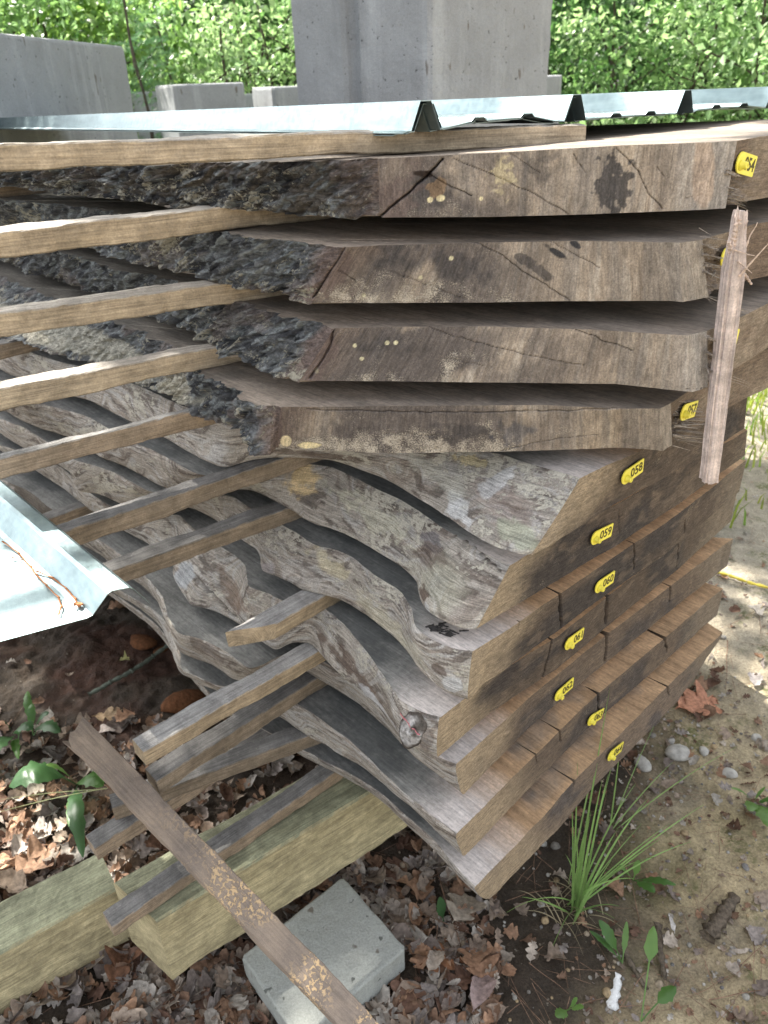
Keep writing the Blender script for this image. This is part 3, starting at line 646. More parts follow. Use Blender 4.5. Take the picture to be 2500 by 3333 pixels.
for k in range(11): SL[k] = build_slab(k)
#@@PART3@@
# ------------------------------------------------------------------ boards, beams, stickers
def prism(A, Bp, wid, hgt, side, up=np.array([0, 0, 1.]), seg=None, bev=.0016, jit=.0011, sd=0, cutA=0., cutB=0., ragA=0., twist=0.):
    """board whose front-bottom edge runs A->Bp; width goes along `side` (unit, horizontal), height along up"""
    A = np.array(A, float); Bp = np.array(Bp, float); L = np.linalg.norm(Bp-A)
    n = seg or max(12, int(L/.008)); t = np.linspace(0, 1, n)
    # cross section (a across, h up), corners bevelled, edges subdivided
    cs = []
    cor = [(0, 0), (wid, 0), (wid, hgt), (0, hgt)]
    for i in range(4):
        p, q = np.array(cor[i]), np.array(cor[(i+1) % 4]); d = (q-p)/np.linalg.norm(q-p)
        m = max(3, int(np.linalg.norm(q-p)/.008))
        for f in np.linspace(0, 1, m): cs.append(p+d*bev+(q-p-2*d*bev)*f)
    cs = np.array(cs); m = len(cs)
    a = cs[None, :, 0]-wid/2; h = cs[None, :, 1]-hgt/2
    x = t[:, None]*L
    nz = fbm(x*14, cs[None, :, 0]*30+sd, cs[None, :, 1]*30, 3, sd)*jit*2.5+fbm(x*90, cs[None, :, 0]*200, cs[None, :, 1]*200+sd, 2, sd+1)*jit
    rad = np.hypot(a/wid, h/hgt)*2; a2 = a*(1+nz/wid*2)+.0; h2 = h*(1+nz/hgt*2)
    bow = .0015*np.sin(x/L*3.1)*(sd % 3-1)
    sh = (-cutA*(a/wid+.5)*(1-sst(0, .3, t[:, None])) + cutB*(a/wid+.5)*sst(.7, 1, t[:, None]))
    xx = x+sh
    if ragA: xx = xx+ragA*fbm(cs[None, :, 0]*140+3, cs[None, :, 1]*140, sd, 2, 5)*(1-sst(0, .1, t[:, None]))
    D = (Bp-A)/L
    V = A+D*xx[..., None]+side*(a2+wid/2)[..., None]+up*(h2+hgt/2+bow)[..., None]
    per = np.r_[0, np.cumsum(np.linalg.norm(np.diff(cs, axis=0), axis=1))]
    UV = np.stack([x+0*a, per[None]+0*x+sd*.37], -1)
    F = [tuple(int(v) for v in f) for f in grid_faces(n, m, 0, True)]
    V = V.reshape(-1, 3); UV = UV.reshape(-1, 2)
    F += [tuple(range(m-1, -1, -1)), tuple((n-1)*m+i for i in range(m))]
    nf = len(F)
    return V, F, UV
def flip(F): return [tuple(f[::-1]) for f in F]
def board(name, A, B, wid, hgt, mat, sd=0, side=None, up=None, **k):
    A = np.array(A, float); B = np.array(B, float)
    pk = {q: k.pop(q) for q in ('bev', 'jit', 'cutA', 'cutB', 'ragA', 'seg') if q in k}
    d = B-A; d /= np.linalg.norm(d)
    if side is None: side = np.array([-d[1], d[0], 0]); side /= np.linalg.norm(side)   # to the left of travel = away from the eye
    if up is None: up = np.cross(d, side)
    up = np.asarray(up); up = up if up[2] > 0 else -up
    V, F, UV = prism(A, B, wid, hgt, side, up, sd=sd, **pk)
    return mesh(name, V, flip(F), mat, loc=tuple(A), rz=math.atan2(d[1], d[0]), smooth=False, uv=UV, **k)
def between(x1, y1, x2, y2, z, e0=0., e1=.4):
    A = P(x1, y1, z); B = P(x2, y2, z); d = (B-A)/np.linalg.norm(B-A); return A-d*e0, B+d*e1
SG = 'wooden stickers sticking out between the slabs'
ST = [  # front-bottom edge px, plane, extension out, extension in, width, material, label
 ((0,558,1000,512), 0, .12, .75, .040, M_ST_LT, 'topmost sticker board lying right under the steel sheets', .025),
 ((0,841,1025,720), 1, .03, .6, .040, M_ST_LT, 'sunlit sticker between the two topmost barked slabs', GAP),
 ((0,1097,915,960), 2, .03, .6, .034, M_ST_LT, 'sunlit sticker between the second and third slabs from the top', GAP),
 ((0,1337,784,1178), 3, .03, .6, .034, M_ST_LT, 'sunlit sticker between the third and fourth slabs, just above the knotted one', GAP),
 ((0,1560,625,1400), 4, .03, .6, .018, M_ST_MD, 'greying sticker with a dark knot between slabs 057 and 058', GAP),
 ((282,1769,980,1521), 5, .10, .45, .030, M_ST_DK, 'dark sticker ending under slab 058, its tip by the sheet edge', GAP),
 ((437,1890,983,1686), 6, .08, .45, .038, M_ST_DK, 'dark sticker between slabs 059 and 060 beside the curled sheet rib', GAP),
]
for i, (p, k, e0, e1, wd, mt, lb, hg) in enumerate(ST):
    z = zt(k)
    A, B = between(*p, z, e0, e1)
    if k == 0: B = np.array([.285, 1.13, z+CZ-.011]); A = P(0, 558, z); A = A-(B-A)/np.linalg.norm(B-A)*.12
    board('sticker', A, B, wd, hg-.0006, mt, sd=i+1, label=lb, cat='sticker', group=SG)
# the broken short one and the two long lower ones
A, B = P(902, 2079, zt(7)), P(1112, 1953, zt(7)); d = (B-A)/np.linalg.norm(B-A); sd0 = np.array([-d[1], d[0], 0]); tp_ = P(735, 2058, zt(7)+GAP)-A
board('sticker', A, B+d*.3, float(np.clip(tp_@sd0, .03, .06)), GAP-.0006, M_ST_WH, sd=9, cutA=float(-(tp_@d)), ragA=.006, label='short snapped sticker with a pointed splintered end below slab 060', cat='sticker', group=SG)
A, B = between(478, 2494, 952, 2215, zt(8), 0, .45)
board('sticker', A, B, .036, GAP-.0006, M_ST_WH, sd=10, label='silvery sticker with squared end lying highest beside the diagonal board', cat='sticker', group=SG)
A, B = between(520, 2585, 1075, 2225, zt(9), .0, .45)
board('sticker', A, B, .036, GAP-.0006, M_ST_DK, sd=11, label='dark topped sticker right below the silvery one, end hidden by the diagonal board', cat='sticker', group=SG)
A, B = between(377, 2672, 900, 2478-0, zt(10), 0, .45); A = P(377, 2672, zt(10)); B0 = P(900, 2478, zt(10)); B0 = P(905, 2470, zt(10)); d = (B0-A); d /= np.linalg.norm(d)
board('sticker', A, B0+d*.45, .036, GAP-.0006, M_ST_DK, sd=12, label='brown grey sticker whose short end pokes out left of the diagonal board', cat='sticker', group=SG)
zL = zt(10)-GAP
A = P(322, 2798, zL); 
board('sticker', A, A+np.array([.737, .676, 0])*.62, .034, GAP-.001, M_ST_MD, sd=13, ragA=.006, label='lowest left sticker with a rough end, black band along its top', cat='sticker', group=SG)
A, B = between(377, 3055, 1123, 2532, zt(11), 0, .5)
board('sticker', A, B, .036, GAP-.0006, M_ST_MD, sd=14, label='bluish grey sticker lying on top of the big green yellow timber', cat='sticker', group=SG)
# second and third rows, further along the stack
ROW2 = {1: 'rear sticker showing in the dark gap left of the topmost bark edge', 2: 'rear sticker peeping out under the second barked slab at the left edge',
        4: 'rear sticker at the left edge just below the debarked yellowish slab edge', 5: 'grey rear sticker above the near sheet, under slab 058', 8: 'dark rear sticker touching the top corner of the near steel sheet'}
for k, lb in ROW2.items():
    z = zt(k)+CZ; ky = 'T' if SLABS[k]['T'] != 'B' else 'B'; q = P(*SLABS[k][ky][-1], zt(k) if ky == 'T' else zt(k)-TH)[:2]
    u_ = q@EU-.08-.03*((k*7) % 3); v_ = 1.62+.02*((k*5) % 3)
    a = u_*EU+v_*EV; b = (u_+.9)*EU+v_*EV
    board('sticker', [*a, z], [*b, z], .035, GAP-.0006, M_ST_MD, sd=20+k, seg=40, label=lb, cat='sticker', group='stickers further back in the stack')
# beams
zb = zt(11)
A = np.array([-.387, .772, zb+CZ]); B = np.array([-.036, 1.020, zb+CZ]); d = B-A; d[2] = 0; d /= np.linalg.norm(d)
sdv = np.array([-d[1], d[0], 0])
bz = .165
beam = board('square_timber', A+[0, 0, -bz]-d*.004, A+d*1.5+[0, 0, -bz], .112, bz-.0006, M_BEAM, sd=40, bev=.004, cutA=.032, label='big square treated timber carrying the stack, resting on the paver', cat='timber')
A2 = P(381, 2893, -1.245); B2 = P(0, 3105, -1.245); d2 = A2-B2; d2[2] = 0; d2 /= np.linalg.norm(d2)
board('square_timber', A2-d2*.9+[0, 0, -.15], A2+[0, 0, -.15], .10, .15, M_BEAM, sd=41, bev=.004, label='timber lying in the leaves at the lower left, pointing at the stack', cat='timber')
# a second bearer further along the stack (seen only as darkness between things)
a = .50*EU+2.0*EV; board('square_timber', [*a, zb+CZ-bz], [*(a+EU*1.1), zb+CZ-bz], .14, bz-.0006, M_BEAM, sd=42, seg=30, label='rear timber bearer under the far end of the stack', cat='timber')
# diagonal board
A = P(222, 2428, -.885); B = P(1010, 3255, -1.18); d = B-A; L = np.linalg.norm(d); d /= L
up_ = np.cross(d, np.array([-.2, .95, 0])); 
hs = P(369, 2393, -.855)-P(301, 2452, -.86)
hs = hs-(hs@d)*d; hs /= np.linalg.norm(hs); nn = np.cross(d, hs); nn = nn if nn[2] > 0 else -nn
# front-bottom edge is the lower-left edge: board runs A -> beyond the frame onto the ground
E_ = B+d*((B[2]-.02)/(-d[2]))*.55
board('loose_board', A-d*.0, E_, .042, .020, M_DIAG, sd=50, side=hs, up=nn, ragA=.02, cutA=.02, label='loose lichen spotted board lying diagonally across the timber and paver', cat='board')
# paver and its twin beneath
def box_outline(name, pts, z0, z1, mat, bev=.004, n=26, parent=None, chips=.0015, sd=0, **k):
    pts = np.array(pts); ring = []
    for i in range(len(pts)):
        p, q = pts[i], pts[(i+1) % len(pts)]
        dd = (q-p)/np.linalg.norm(q-p); L = np.linalg.norm(q-p)
        m = max(3, int(n*L)); 
        for f in np.linspace(0, 1, m): ring.append(p+dd*bev+(q-p-2*dd*bev)*f)
    ring = np.array(ring); cen = ring.mean(0); hh = z1-z0
    lv = [(0, bev*.8), (bev, 0)]+[(h, 0) for h in np.linspace(bev, hh-bev, max(2, int(hh*n*.8)))[1:]]+[(hh-bev*.3, bev*.25), (hh, bev)]
    V = []
    for h, ins in lv:
        dn = ring-cen; dn /= np.linalg.norm(dn, axis=1)[:, None]
        nz = chips*fbm(ring[:, 0]*30+sd, ring[:, 1]*30, h*30, 3, sd)
        xy = ring-dn*(ins-nz)[:, None]
        V.append(np.c_[xy, np.full(len(ring), z0+h)])
    V = np.vstack(V); m = len(ring); nl = len(lv)
    F = [tuple(int(v) for v in f) for f in grid_faces(nl, m, 0, True)]
    F = [f[::-1] for f in F]
    F += [tuple(range(m))[::-1], tuple((nl-1)*m+i for i in range(m))]
    # orientation: make outward
    area = .5*np.sum(pts[:, 0]*np.roll(pts[:, 1], -1)-np.roll(pts[:, 0], -1)*pts[:, 1])
    if area < 0: F = [f[::-1] for f in F]
    return mesh(name, V, F, mat, parent=parent, loc=None if parent is not None else (cen[0], cen[1], z0), smooth=False, **k)
zp = zb-bz
c1, c2, c3 = P(1115, 2852, zp)[:2], P(1322, 3084, zp)[:2], P(784, 3112, zp)[:2]
c2 = c2; c4 = c3+(c2-c1)*1.06; 
c0 = c1+(c1-c3)*.02
box_outline('concrete_paver', [c1, c3, c3+(c2-c1), c2], zp+CZ-.065, zp+CZ, M_PAVER, bev=.005, n=60, chips=.003, label='pale square concrete paver under the green yellow timber', cat='paver')

# ------------------------------------------------------------------ yellow number tags
def digits_mesh(txt, h):
    cu = bpy.data.curves.new('digits', 'FONT'); cu.body = txt; cu.size = h/.7; cu.extrude = .0001; cu.offset = h*.035; cu.resolution_u = 4; cu.space_character = 1.02
    o = bpy.data.objects.new('tmp', cu); C.objects.link(o); bpy.context.view_layer.update()
    me = bpy.data.meshes.new_from_object(o.evaluated_get(bpy.context.evaluated_depsgraph_get()))
    V = np.array([v.co[:] for v in me.vertices]); F = [tuple(p.vertices) for p in me.polygons]
    bpy.data.objects.remove(o); bpy.data.meshes.remove(me); return V, F
def wall_hit(px, py, A, n):
    d = fwd*FPX+CR*(px-PW/2)-CU*(py-PH/2); o = np.array([0, 0, CZ]); t = ((A-o)@n)/(d@n); return o+d*t
TAGS = {0: ((2396,525),(2486,553),(2431,536)), 1: ((2345,842),(2428,812),(2365,840)), 2: ((2338,1120),(2419,1092),(2350,1118)), 3: ((2215,1345),(2297,1318),(2232,1345)),
 4: ((2022,1562),(2101,1506),(2053,1557)), 5: ((1923,1757),(1995,1721),(1953,1748)), 6: ((1936,1917),(2008,1868),(1967,1912)), 7: ((1838,2103),(1906,2053),(1862,2103)),
 8: ((1805,2272),(1874,2211),(1832,2265)), 9: ((1913,2349),(1968,2316),(1928,2349)), 10: ((1978,2466),(2039,2417),(1996,2466))}
TL = .040
for k, (l, r, bpx) in TAGS.items():
    root, segs = SL[k]
    a, b = segs[-2][1], segs[-2][2]; ed = (a+b)/2
    # local straight piece of the end face near the tag
    pe = pj(np.c_[ed, np.full(len(ed), zt(k)-TH/2+CZ)]); i = int(np.argmin(np.abs(pe[:, 0]-(l[0]+r[0])/2)))
    lo, hi = max(0, i-22), min(len(ed)-1, i+22); dd = ed[hi]-ed[lo]; dd /= np.linalg.norm(dd)
    D = np.array([dd[0], dd[1], 0]); n = np.array([dd[1], -dd[0], 0])
    base = np.array([*ed[i], 0])+n*(.0042 if k > 3 else .003)
    p, q = wall_hit(*l, base, n), wall_hit(*r, base, n)
    ax = q-p; ln = np.linalg.norm(ax); ax /= ln
    if ax[2] < -.9 or ax@D < .5: ax = D
    upv = np.cross(n, ax); upv = upv if upv[2] > 0 else -upv
    ln = float(np.clip(ln*1.12, .042, .052)); hw = ln*.215
    cen = p+ax*ln/2
    def W(x, y, z): return cen+ax*x+upv*y+n*z
    out = [(ln/2-.001, -hw), (ln/2, -hw+.001), (ln/2+.001, hw-.001), (ln/2, hw)]
    for t_ in np.linspace(90, 270, 12): out.append((-ln/2+hw+hw*math.cos(math.radians(t_)), hw*math.sin(math.radians(t_))*1.02))
    m = len(out); V = [W(x, y, 0) for x, y in out]+[W(x, y, .0014) for x, y in out]
    F = [tuple(range(m))[::-1], tuple(range(m, 2*m))]+[(i_, (i_+1) % m, m+(i_+1) % m, m+i_) for i_ in range(m)]
    tg = mesh('number_tag', V, F, M_TAG, parent=root, smooth=False)
    # rivet cap: flared cup with a hole
    prof = [(.0050, .0014), (.0052, .0026), (.0042, .0036), (.0036, .0070), (.0034, .0086), (.0024, .0090), (.0015, .0088), (.0013, .0060), (.0, .0058)]
    cx, cy = -ln/2+hw*1.05, -hw*.25; m2 = 20; V = []; s_ = hw/.0115
    for rr, hh in prof:
        for t_ in range(m2):
            an = 2*math.pi*t_/m2; V.append(W(cx+rr*s_*1.15*math.cos(an), cy+rr*s_*1.15*math.sin(an), hh*1.05))
    F = [tuple(int(v) for v in f) for f in grid_faces(len(prof), m2, 0, True)]
    mesh('rivet_cap', V, F, M_TAG, parent=tg, smooth=True)
    DV, DF = digits_mesh(SLABS[k]['tag'], hw*1.2)
    wd = DV[:, 0].max(); x0 = ln/2-.0022-wd*1.0
    V = [W(x0+v[0], v[1]-hw*.52, .00165+v[2]) for v in DV]
    mesh('digits', V, DF, M_INK, parent=tg, smooth=False)

# ------------------------------------------------------------------ splinters
def spike(A, Bv, r0_, r1_, n=10, sd=0, flat=.6, wo=1., m=5):
    A = np.array(A, float); Bv = np.array(Bv, float); d = Bv-A; L = np.linalg.norm(d); d /= L
    s_ = np.cross(d, [.3, .2, .9]); s_ /= np.linalg.norm(s_); u_ = np.cross(d, s_); V = []
    t = np.linspace(0, 1, n); wob = np.stack([fbm(t*2, sd, i, 2, sd) for i in range(3)], -1)*L*.06*wo*np.sin(t*math.pi/2)[:, None]
    for i in range(n):
        r = r0_+(r1_-r0_)*t[i]; r *= 1+.3*math.sin(i*2.3+sd)
        for j in range(m):
            an = 2*math.pi*j/m+sd; V.append(A+d*L*t[i]+wob[i]+(s_*math.cos(an)+u_*flat*math.sin(an))*r)
    F = [tuple(int(v) for v in f) for f in grid_faces(n, m, 0, True)]+[tuple(range(m))[::-1], tuple((n-1)*m+j for j in range(m))]
    return V, F
def merge(parts):
    V, F = [], []
    for v, f in parts:
        o = len(V); V += list(v); F += [tuple(i+o for i in q) for q in f]
    return V, F
def wpx(k, x, y, out=.0):
    """point on the corner of slab k at pixel x,y (through the vertical plane of its torn end)"""
    root, segs = SL[k]; e = segs[-2][2]; A = np.array([*e[0], 0]); i = min(len(e)-1, 110); dd = e[i]-e[0]; dd /= np.linalg.norm(dd)
    n = np.array([dd[1], -dd[0], 0]); return wall_hit(x, y, A+n*out, n)
SP = {0: [((2365,655),(2425,668),.003),((2370,645),(2432,655),.003),((2368,630),(2418,640),.004),((2405,668),(2447,692),.0012),((2362,560),(2412,575),.006),((2362,610),(2405,620),.005),((2390,650),(2420,662),.002)],
 1: [((2290,800),(2340,812),.005),((2290,830),(2350,840),.006),((2292,860),(2352,868),.005),((2292,885),(2340,905),.006),((2296,930),(2330,940),.005),((2275,742),(2320,768),.0013),((2280,770),(2372,781),.0015),((2330,880),(2318,902),.002),((2318,885),(2352,882),.002),((2395,850),(2425,890),.0025),((2400,855),(2448,888),.001),((2300,965),(2345,985),.003)],
 2: [((2303,1100),(2330,1110),.006),((2303,1150),(2330,1160),.006),((2303,1200),(2328,1215),.006),((2380,1232),(2445,1254),.0022),((2385,1225),(2450,1252),.0010),((2380,1240),(2440,1262),.0012),((2400,1008),(2440,1014),.003),((2395,1016),(2436,1022),.002)],
 3: [((2190,1305),(2265,1308),.003),((2190,1320),(2280,1330),.0035),((2195,1335),(2288,1342),.003),((2190,1350),(2300,1352),.003),((2200,1365),(2295,1372),.004),((2190,1385),(2270,1392),.005),((2200,1400),(2300,1412),.003),((2190,1415),(2300,1432),.004),((2215,1380),(2302,1381),.003),((2200,1430),(2298,1442),.003),((2190,1450),(2245,1467),.0025),((2250,1300),(2278,1326),.002),((2195,1342),(2240,1360),.006),((2230,1345),(2300,1392),.0012)]}
for k, L_ in SP.items():
    parts = []
    for i, (a, b, r) in enumerate(L_):
        parts.append(spike(wpx(k, *a, -.004), wpx(k, *b, .004+.003*(i % 3)), r*.8, r*.2, sd=i+k*10, flat=.4, wo=.35, m=4))
        if r > .0025:
            for q in range(3):
                o1, o2 = RNG.normal(0, 5, 2), RNG.normal(0, 7, 2)
                parts.append(spike(wpx(k, a[0]+o1[0]*.4, a[1]+o1[1], -.003), wpx(k, b[0]+o2[0]*1.6, b[1]+o2[1], .004+.003*q), r*.38, .0003, sd=i*3+q+k*10, flat=.35, wo=.5, m=4))
    V, F = merge(parts); mesh('torn_splinters', V, F, M_SPLG, parent=SL[k][0], smooth=False, kind='stuff')
# the hanging splintered stick
nF = np.array([0, -1, 0.]); base = np.array([0, .885, 0])
top, bot = wall_hit(2404, 735, base, nF), wall_hit(2307, 1563, base+[0, -.01, 0], nF)
d = bot-top; L = np.linalg.norm(d); d /= L; sx = np.cross(d, [0, -1, 0]); sx /= np.linalg.norm(sx); sy = np.cross(sx, d)
n, m = 90, 40; t = np.linspace(0, 1, n)[:, None]; a = np.linspace(0, 2*math.pi, m, endpoint=False)[None]
c_, s_ = np.cos(a), np.sin(a)
hw = .0112*(1-.18*t)*np.clip(.55+t*3, 0, 1); hd = .009*np.clip(.6+t*3, 0, 1)
sq = lambda q: np.sign(q)*np.abs(q)**.45
rid = .0011*np.sign(np.sin(a*9+.6*np.sin(t*3)))*np.abs(np.sin(a*9+.6*np.sin(t*3)))+.0009*fbm(a*6+0*t, t*3, 0, 3, 3)+.0004*fbm(a*20+0*t, t*30, 0, 2, 4)
X = (hw+rid)*sq(c_)*(1)+.004*np.sin(t*5)*0; Y = (hd+rid)*sq(s_)
end = np.zeros((n, m)); end[-3:] = 0
tt = t+.012*fbm(a*2+0*t, 5+0*t, 0, 2, 8)*(t > .97)+(-.05*fbm(a*3+0*t, 1+0*t, 0, 2, 9)-.03)*(t < .03)
V = (top+d*L*tt[..., None]+sx*X[..., None]+sy*Y[..., None]).reshape(-1, 3)
F = [tuple(int(v) for v in f) for f in grid_faces(n, m, 0, True)]+[tuple(range(m)), tuple((n-1)*m+i for i in range(m))[::-1]]
UV = np.stack([t*L+0*a, a*.012+0*t], -1).reshape(-1, 2)
M_STICK = mat_plank('pale_torn_wood', (.66, .56, .50), (.66, .55, .49), .85)
stick = empty('splintered_stick', tuple(bot), 0, label='pale torn splinter of wood hanging upright in front of the tagged ends', cat='splintered stick')
mesh('shaft', V, F, M_STICK, parent=stick, smooth=False, uv=UV)
parts = []
def wp(x, y, o=0): return wall_hit(x, y, base+[0, -o, 0], nF)
for i, (a_, b_, r, o) in enumerate([((2395,790),(2408,712),.0045,.0),((2402,790),(2437,716),.0020,.002),((2385,800),(2398,728),.0040,.004),((2412,800),(2415,735),.003,.0),((2378,840),(2372,788),.0045,.003),
   ((2400,860),(2466,725),.0016,.004),((2388,812),(2458,836),.0018,.012),((2405,900),(2505,795),.0022,.010),((2402,850),(2448,888),.0018,.012),((2412,880),(2447,926),.0035,.0),((2376,840),(2366,890),.002,.002),((2362,1000),(2352,1075),.001,.006),((2310,1545),(2305,1578),.0018,.0),((2303,1540),(2300,1572),.003,.0)]):
    parts.append(spike(wp(*a_, o), wp(*b_, o+.006), r, r*.25 if r < .003 else r*.5, n=14, sd=i*1.7+2))
V, F = merge(parts); mesh('torn_fibres', V, F, M_PULP, parent=stick, smooth=False, kind='stuff')

# bits on the slabs: knot, branch scar, crayon stroke, bark fragment
def blob(cen, ax, bx, nx, ra, rb, h, n=9, m=28, rough=.25, sd=0):
    V = []
    for i in range(n):
        t = i/(n-1); r = 1-t
        for j in range(m):
            an = 2*math.pi*j/m; rr = r*(1+rough*float(vn(np.cos(an)*1.7+sd, np.sin(an)*1.7, t*3, sd)))
            hh = h*(1-r**2.5)*(1+.4*float(vn(np.cos(an)*2+sd, np.sin(an)*2, t*5, sd+1)))
            V.append(cen+ax*ra*rr*math.cos(an)+bx*rb*rr*math.sin(an)+nx*hh)
    F = [tuple(int(v) for v in f) for f in grid_faces(n, m, 0, True)]
    return V, F
def on_side(k, x, y, out=0.):
    root, segs = SL[k]; T_, B_ = segs[0][1], segs[0][2]; mid = (T_+B_)/2
    pm = pj(np.c_[mid, np.full(len(mid), zt(k)-TH/2+CZ)]); i = int(np.argmin(np.hypot(pm[:, 0]-x, pm[:, 1]-y)+0))
    w_ = 10; dd = mid[min(i+w_, len(mid)-1)]-mid[max(0, i-w_)]; dd /= np.linalg.norm(dd)
    n2 = np.array([dd[1], -dd[0], 0]); tl = np.array([(B_-T_)[i][0], (B_-T_)[i][1], -TH]); tl /= np.linalg.norm(tl)
    D_ = np.array([*dd, 0]); n3 = np.cross(tl, D_); n3 = n3 if n3@n2 > 0 else -n3
    A = np.array([*mid[i], zt(k)-TH/2+CZ])+n3*out
    return wall_hit(x, y, A, n3), D_, tl, n3
M_SCAR = mat_attr('branch_scar_wood', 0, .85, 200, .45)
c, a1, b1, n1 = on_side(7, 1342, 2376, .002)
V, F = blob(c, (a1*.94+b1*.34), (b1*.94-a1*.34), n1, .021, .038, .007, n=14, m=44, sd=3, rough=.16)
V = np.array(V); rr = np.repeat(np.linspace(1, 0, 14), 44); an = np.tile(np.arange(44)/44*2*math.pi, 14)
nzz = fbm(V[:, 0]*160, V[:, 2]*160, V[:, 1]*160, 3, 4)
cc = np.zeros((len(V), 3))+(.30, .29, .28); cc = mixc(cc, (.42, .41, .40), sst(-.1, .3, nzz))
cc = mixc(cc, (.07, .058, .05), sst(.74, .9, rr+.12*nzz))
lx, ly = rr*np.cos(an), rr*np.sin(an)
cc = mixc(cc, (.10, .09, .08), (1-sst(.25, .45, np.hypot(lx-.35, (ly+.45)*.8)+.3*nzz)))
rim = mesh('branch_scar', V, F, M_SCAR, parent=SL[7][0], col=cc)
ln_ = [(1303,2322),(1314,2338),(1322,2344),(1336,2366),(1350,2374),(1358,2388),(1366,2392)]
parts = [spike(on_side(7, *a_, .0085)[0], on_side(7, *b_, .0085)[0], .0016+.0008*(i % 2), .0018, n=5, sd=i, flat=.3) for i, (a_, b_) in enumerate(zip(ln_[:-1], ln_[1:]))]
V, F = merge(parts); mesh('crayon_stroke', V, F, M_PINK, parent=rim)
z6 = zt(6)+.0008; ce = P(1440, 2050, z6)
parts = []
for i in range(26):
    a = RNG.uniform(0, 6.28); x, y = 1440+58*math.cos(a)*RNG.uniform(.3, 1), 2048+17*math.sin(a)*RNG.uniform(.2, 1)+.12*(58*math.cos(a))
    b = P(x, y, z6); e = b+np.array([RNG.normal(.010, .004), RNG.normal(-.003, .004), RNG.uniform(.000, .002)])
    parts.append(spike(b, e, .0022, .0012, n=5, sd=i, flat=.5))
V, F = merge(parts); mesh('bark_inclusion', V, F, M_KNOTD, parent=SL[6][0])

#@@PART4@@
# ------------------------------------------------------------------ steel sheets
def sheet(name, org, dl, dw, up, prof, L, seg=60, th=.0009, sag=None, **k):
    """profile (w,h) swept along dl; real thickness"""
    prof = np.array(prof, float); t = np.linspace(0, 1, seg)**1.4
    pr = []
    for a, b in zip(prof[:-1], prof[1:]):
        m = max(1, int(np.hypot(*(b-a))/.02)); pr += [a+(b-a)*i/m for i in range(m)]
    pr.append(prof[-1]); pr = np.array(pr); m = len(pr)
    V = []
    for s_ in (0, -th):
        for ti in t:
            z = (sag(ti*L, pr[:, 0]) if sag else 0)
            V.append(org+dl*ti*L+np.outer(pr[:, 0], dw)+np.outer(pr[:, 1]+s_+z, up))
    V = np.vstack(V); n = len(t)
    Ft = grid_faces(n, m); Fb = grid_faces(n, m, n*m)[:, ::-1]; F = [tuple(map(int, f)) for f in Ft]+[tuple(map(int, f)) for f in Fb]
    o = n*m
    for j in range(m-1): F += [(j+1, j, o+j, o+j+1)]; e = (n-1)*m; F += [(e+j, e+j+1, o+e+j+1, o+e+j)]
    for i in range(n-1): F += [(i*m, (i+1)*m, o+(i+1)*m, o+i*m)]; q = m-1; F += [((i+1)*m+q, i*m+q, o+i*m+q, o+(i+1)*m+q)]
    ob = mesh(name, V, F, M_METAL, loc=tuple(org), rz=math.atan2(dw[1], dw[0]), smooth=False, **k); return ob
def rib(c, h=.030, b=.022, t_=.008): return [(c-b, 0), (c-t_, h), (c+t_, h), (c+b, 0)]
def minor(c, lift=.0): return [(c-.013, lift), (c-.008, lift+.004), (c+.008, lift+.004), (c+.013, lift)]
thw, thl = math.radians(53), math.radians(-33)
dw = np.array([math.sin(thw), math.cos(thw), 0]); dl = np.array([math.sin(thl), math.cos(thl), 0]); up = np.array([0, 0, 1.])
prof = [(-.005, -.002), (.004, 0)]+rib(.030)+[(.080, .003)]+minor(.115, .006)+minor(.200, .007)+[(.25, .001)]+rib(.293)+[(.33, .001)]+minor(.38, .001)+minor(.46, .001)+rib(.546)+[(.58, .003)]+minor(.63, .004)+minor(.71, .004)+rib(.80)+[(.84, 0)]
for i in range(3):
    org = np.array([.040, .972, CZ-.0455])-dw*.0*i+np.array([0, 0, -.0014])*i+dl*(.010*i)+dw*(.012*(i % 2))
    sg = (lambda i: lambda l, w_: -.0165*l-.006*w_)(i)
    pp = prof if i == 0 else [(a, b*.93) for a, b in prof]
    sheet('steel_sheet', org, dl, dw, up, pp, 2.9-.01*i, sag=sg, label=['topmost ribbed steel sheet on the stack, nearest rib end standing proud', 'second ribbed steel sheet nested just below the top one', 'lowest ribbed steel sheet of the pile, resting on the top sticker'][i], cat='steel sheet', group='ribbed steel sheets piled on top of the stack')
# near sheet at the left
e1, e2 = P(482, 1958, -.52), P(0, 1563, -.52); dl2 = e2-e1; dl2 /= np.linalg.norm(dl2)
pn, pf = P(0, 2085, -.52), P(290, 2007, -.52); dwn = pf-pn; 
dw2 = np.array([-dl2[1], dl2[0], 0]); dw2 = dw2 if dw2@dwn < 0 else -dw2       # toward the left of the frame
dw2 = -(pf-pn)/np.linalg.norm(pf-pn)
prof2 = [(-.002, -.004), (.003, .006), (.013, .023), (.017, .0255), (.036, .027), (.041, .0245), (.062, .002), (.069, 0), (.20, 0), (.30, -.001), (.5, 0)]
s2 = sheet('steel_sheet', e1+np.array([0, 0, .0]), dl2, dw2, up, prof2, .98, sag=lambda l, w_: .0*l, label='near steel sheet at the left edge with blown out sunlit face and rusty scratch', cat='steel sheet')
parts = []
for pts, r in (([(8,1762),(60,1800),(100,1845),(118,1870),(150,1905),(190,1945),(200,1975),(190,2000)], .0011), ([(118,1858),(170,1880),(215,1915),(245,1950),(255,1975)], .0013), ([(40,1815),(70,1822)], .001)):
    for a_, b_ in zip(pts[:-1], pts[1:]): parts.append(spike(P(*a_, -.516), P(*b_, -.516), r, r, n=4, sd=1))
parts.append(spike(P(248, 1965, -.515), P(268, 1968, -.514), .004, .003, n=5, sd=2))
V, F = merge(parts); mesh('rust_scratch', V, F, M_RUST, parent=s2)

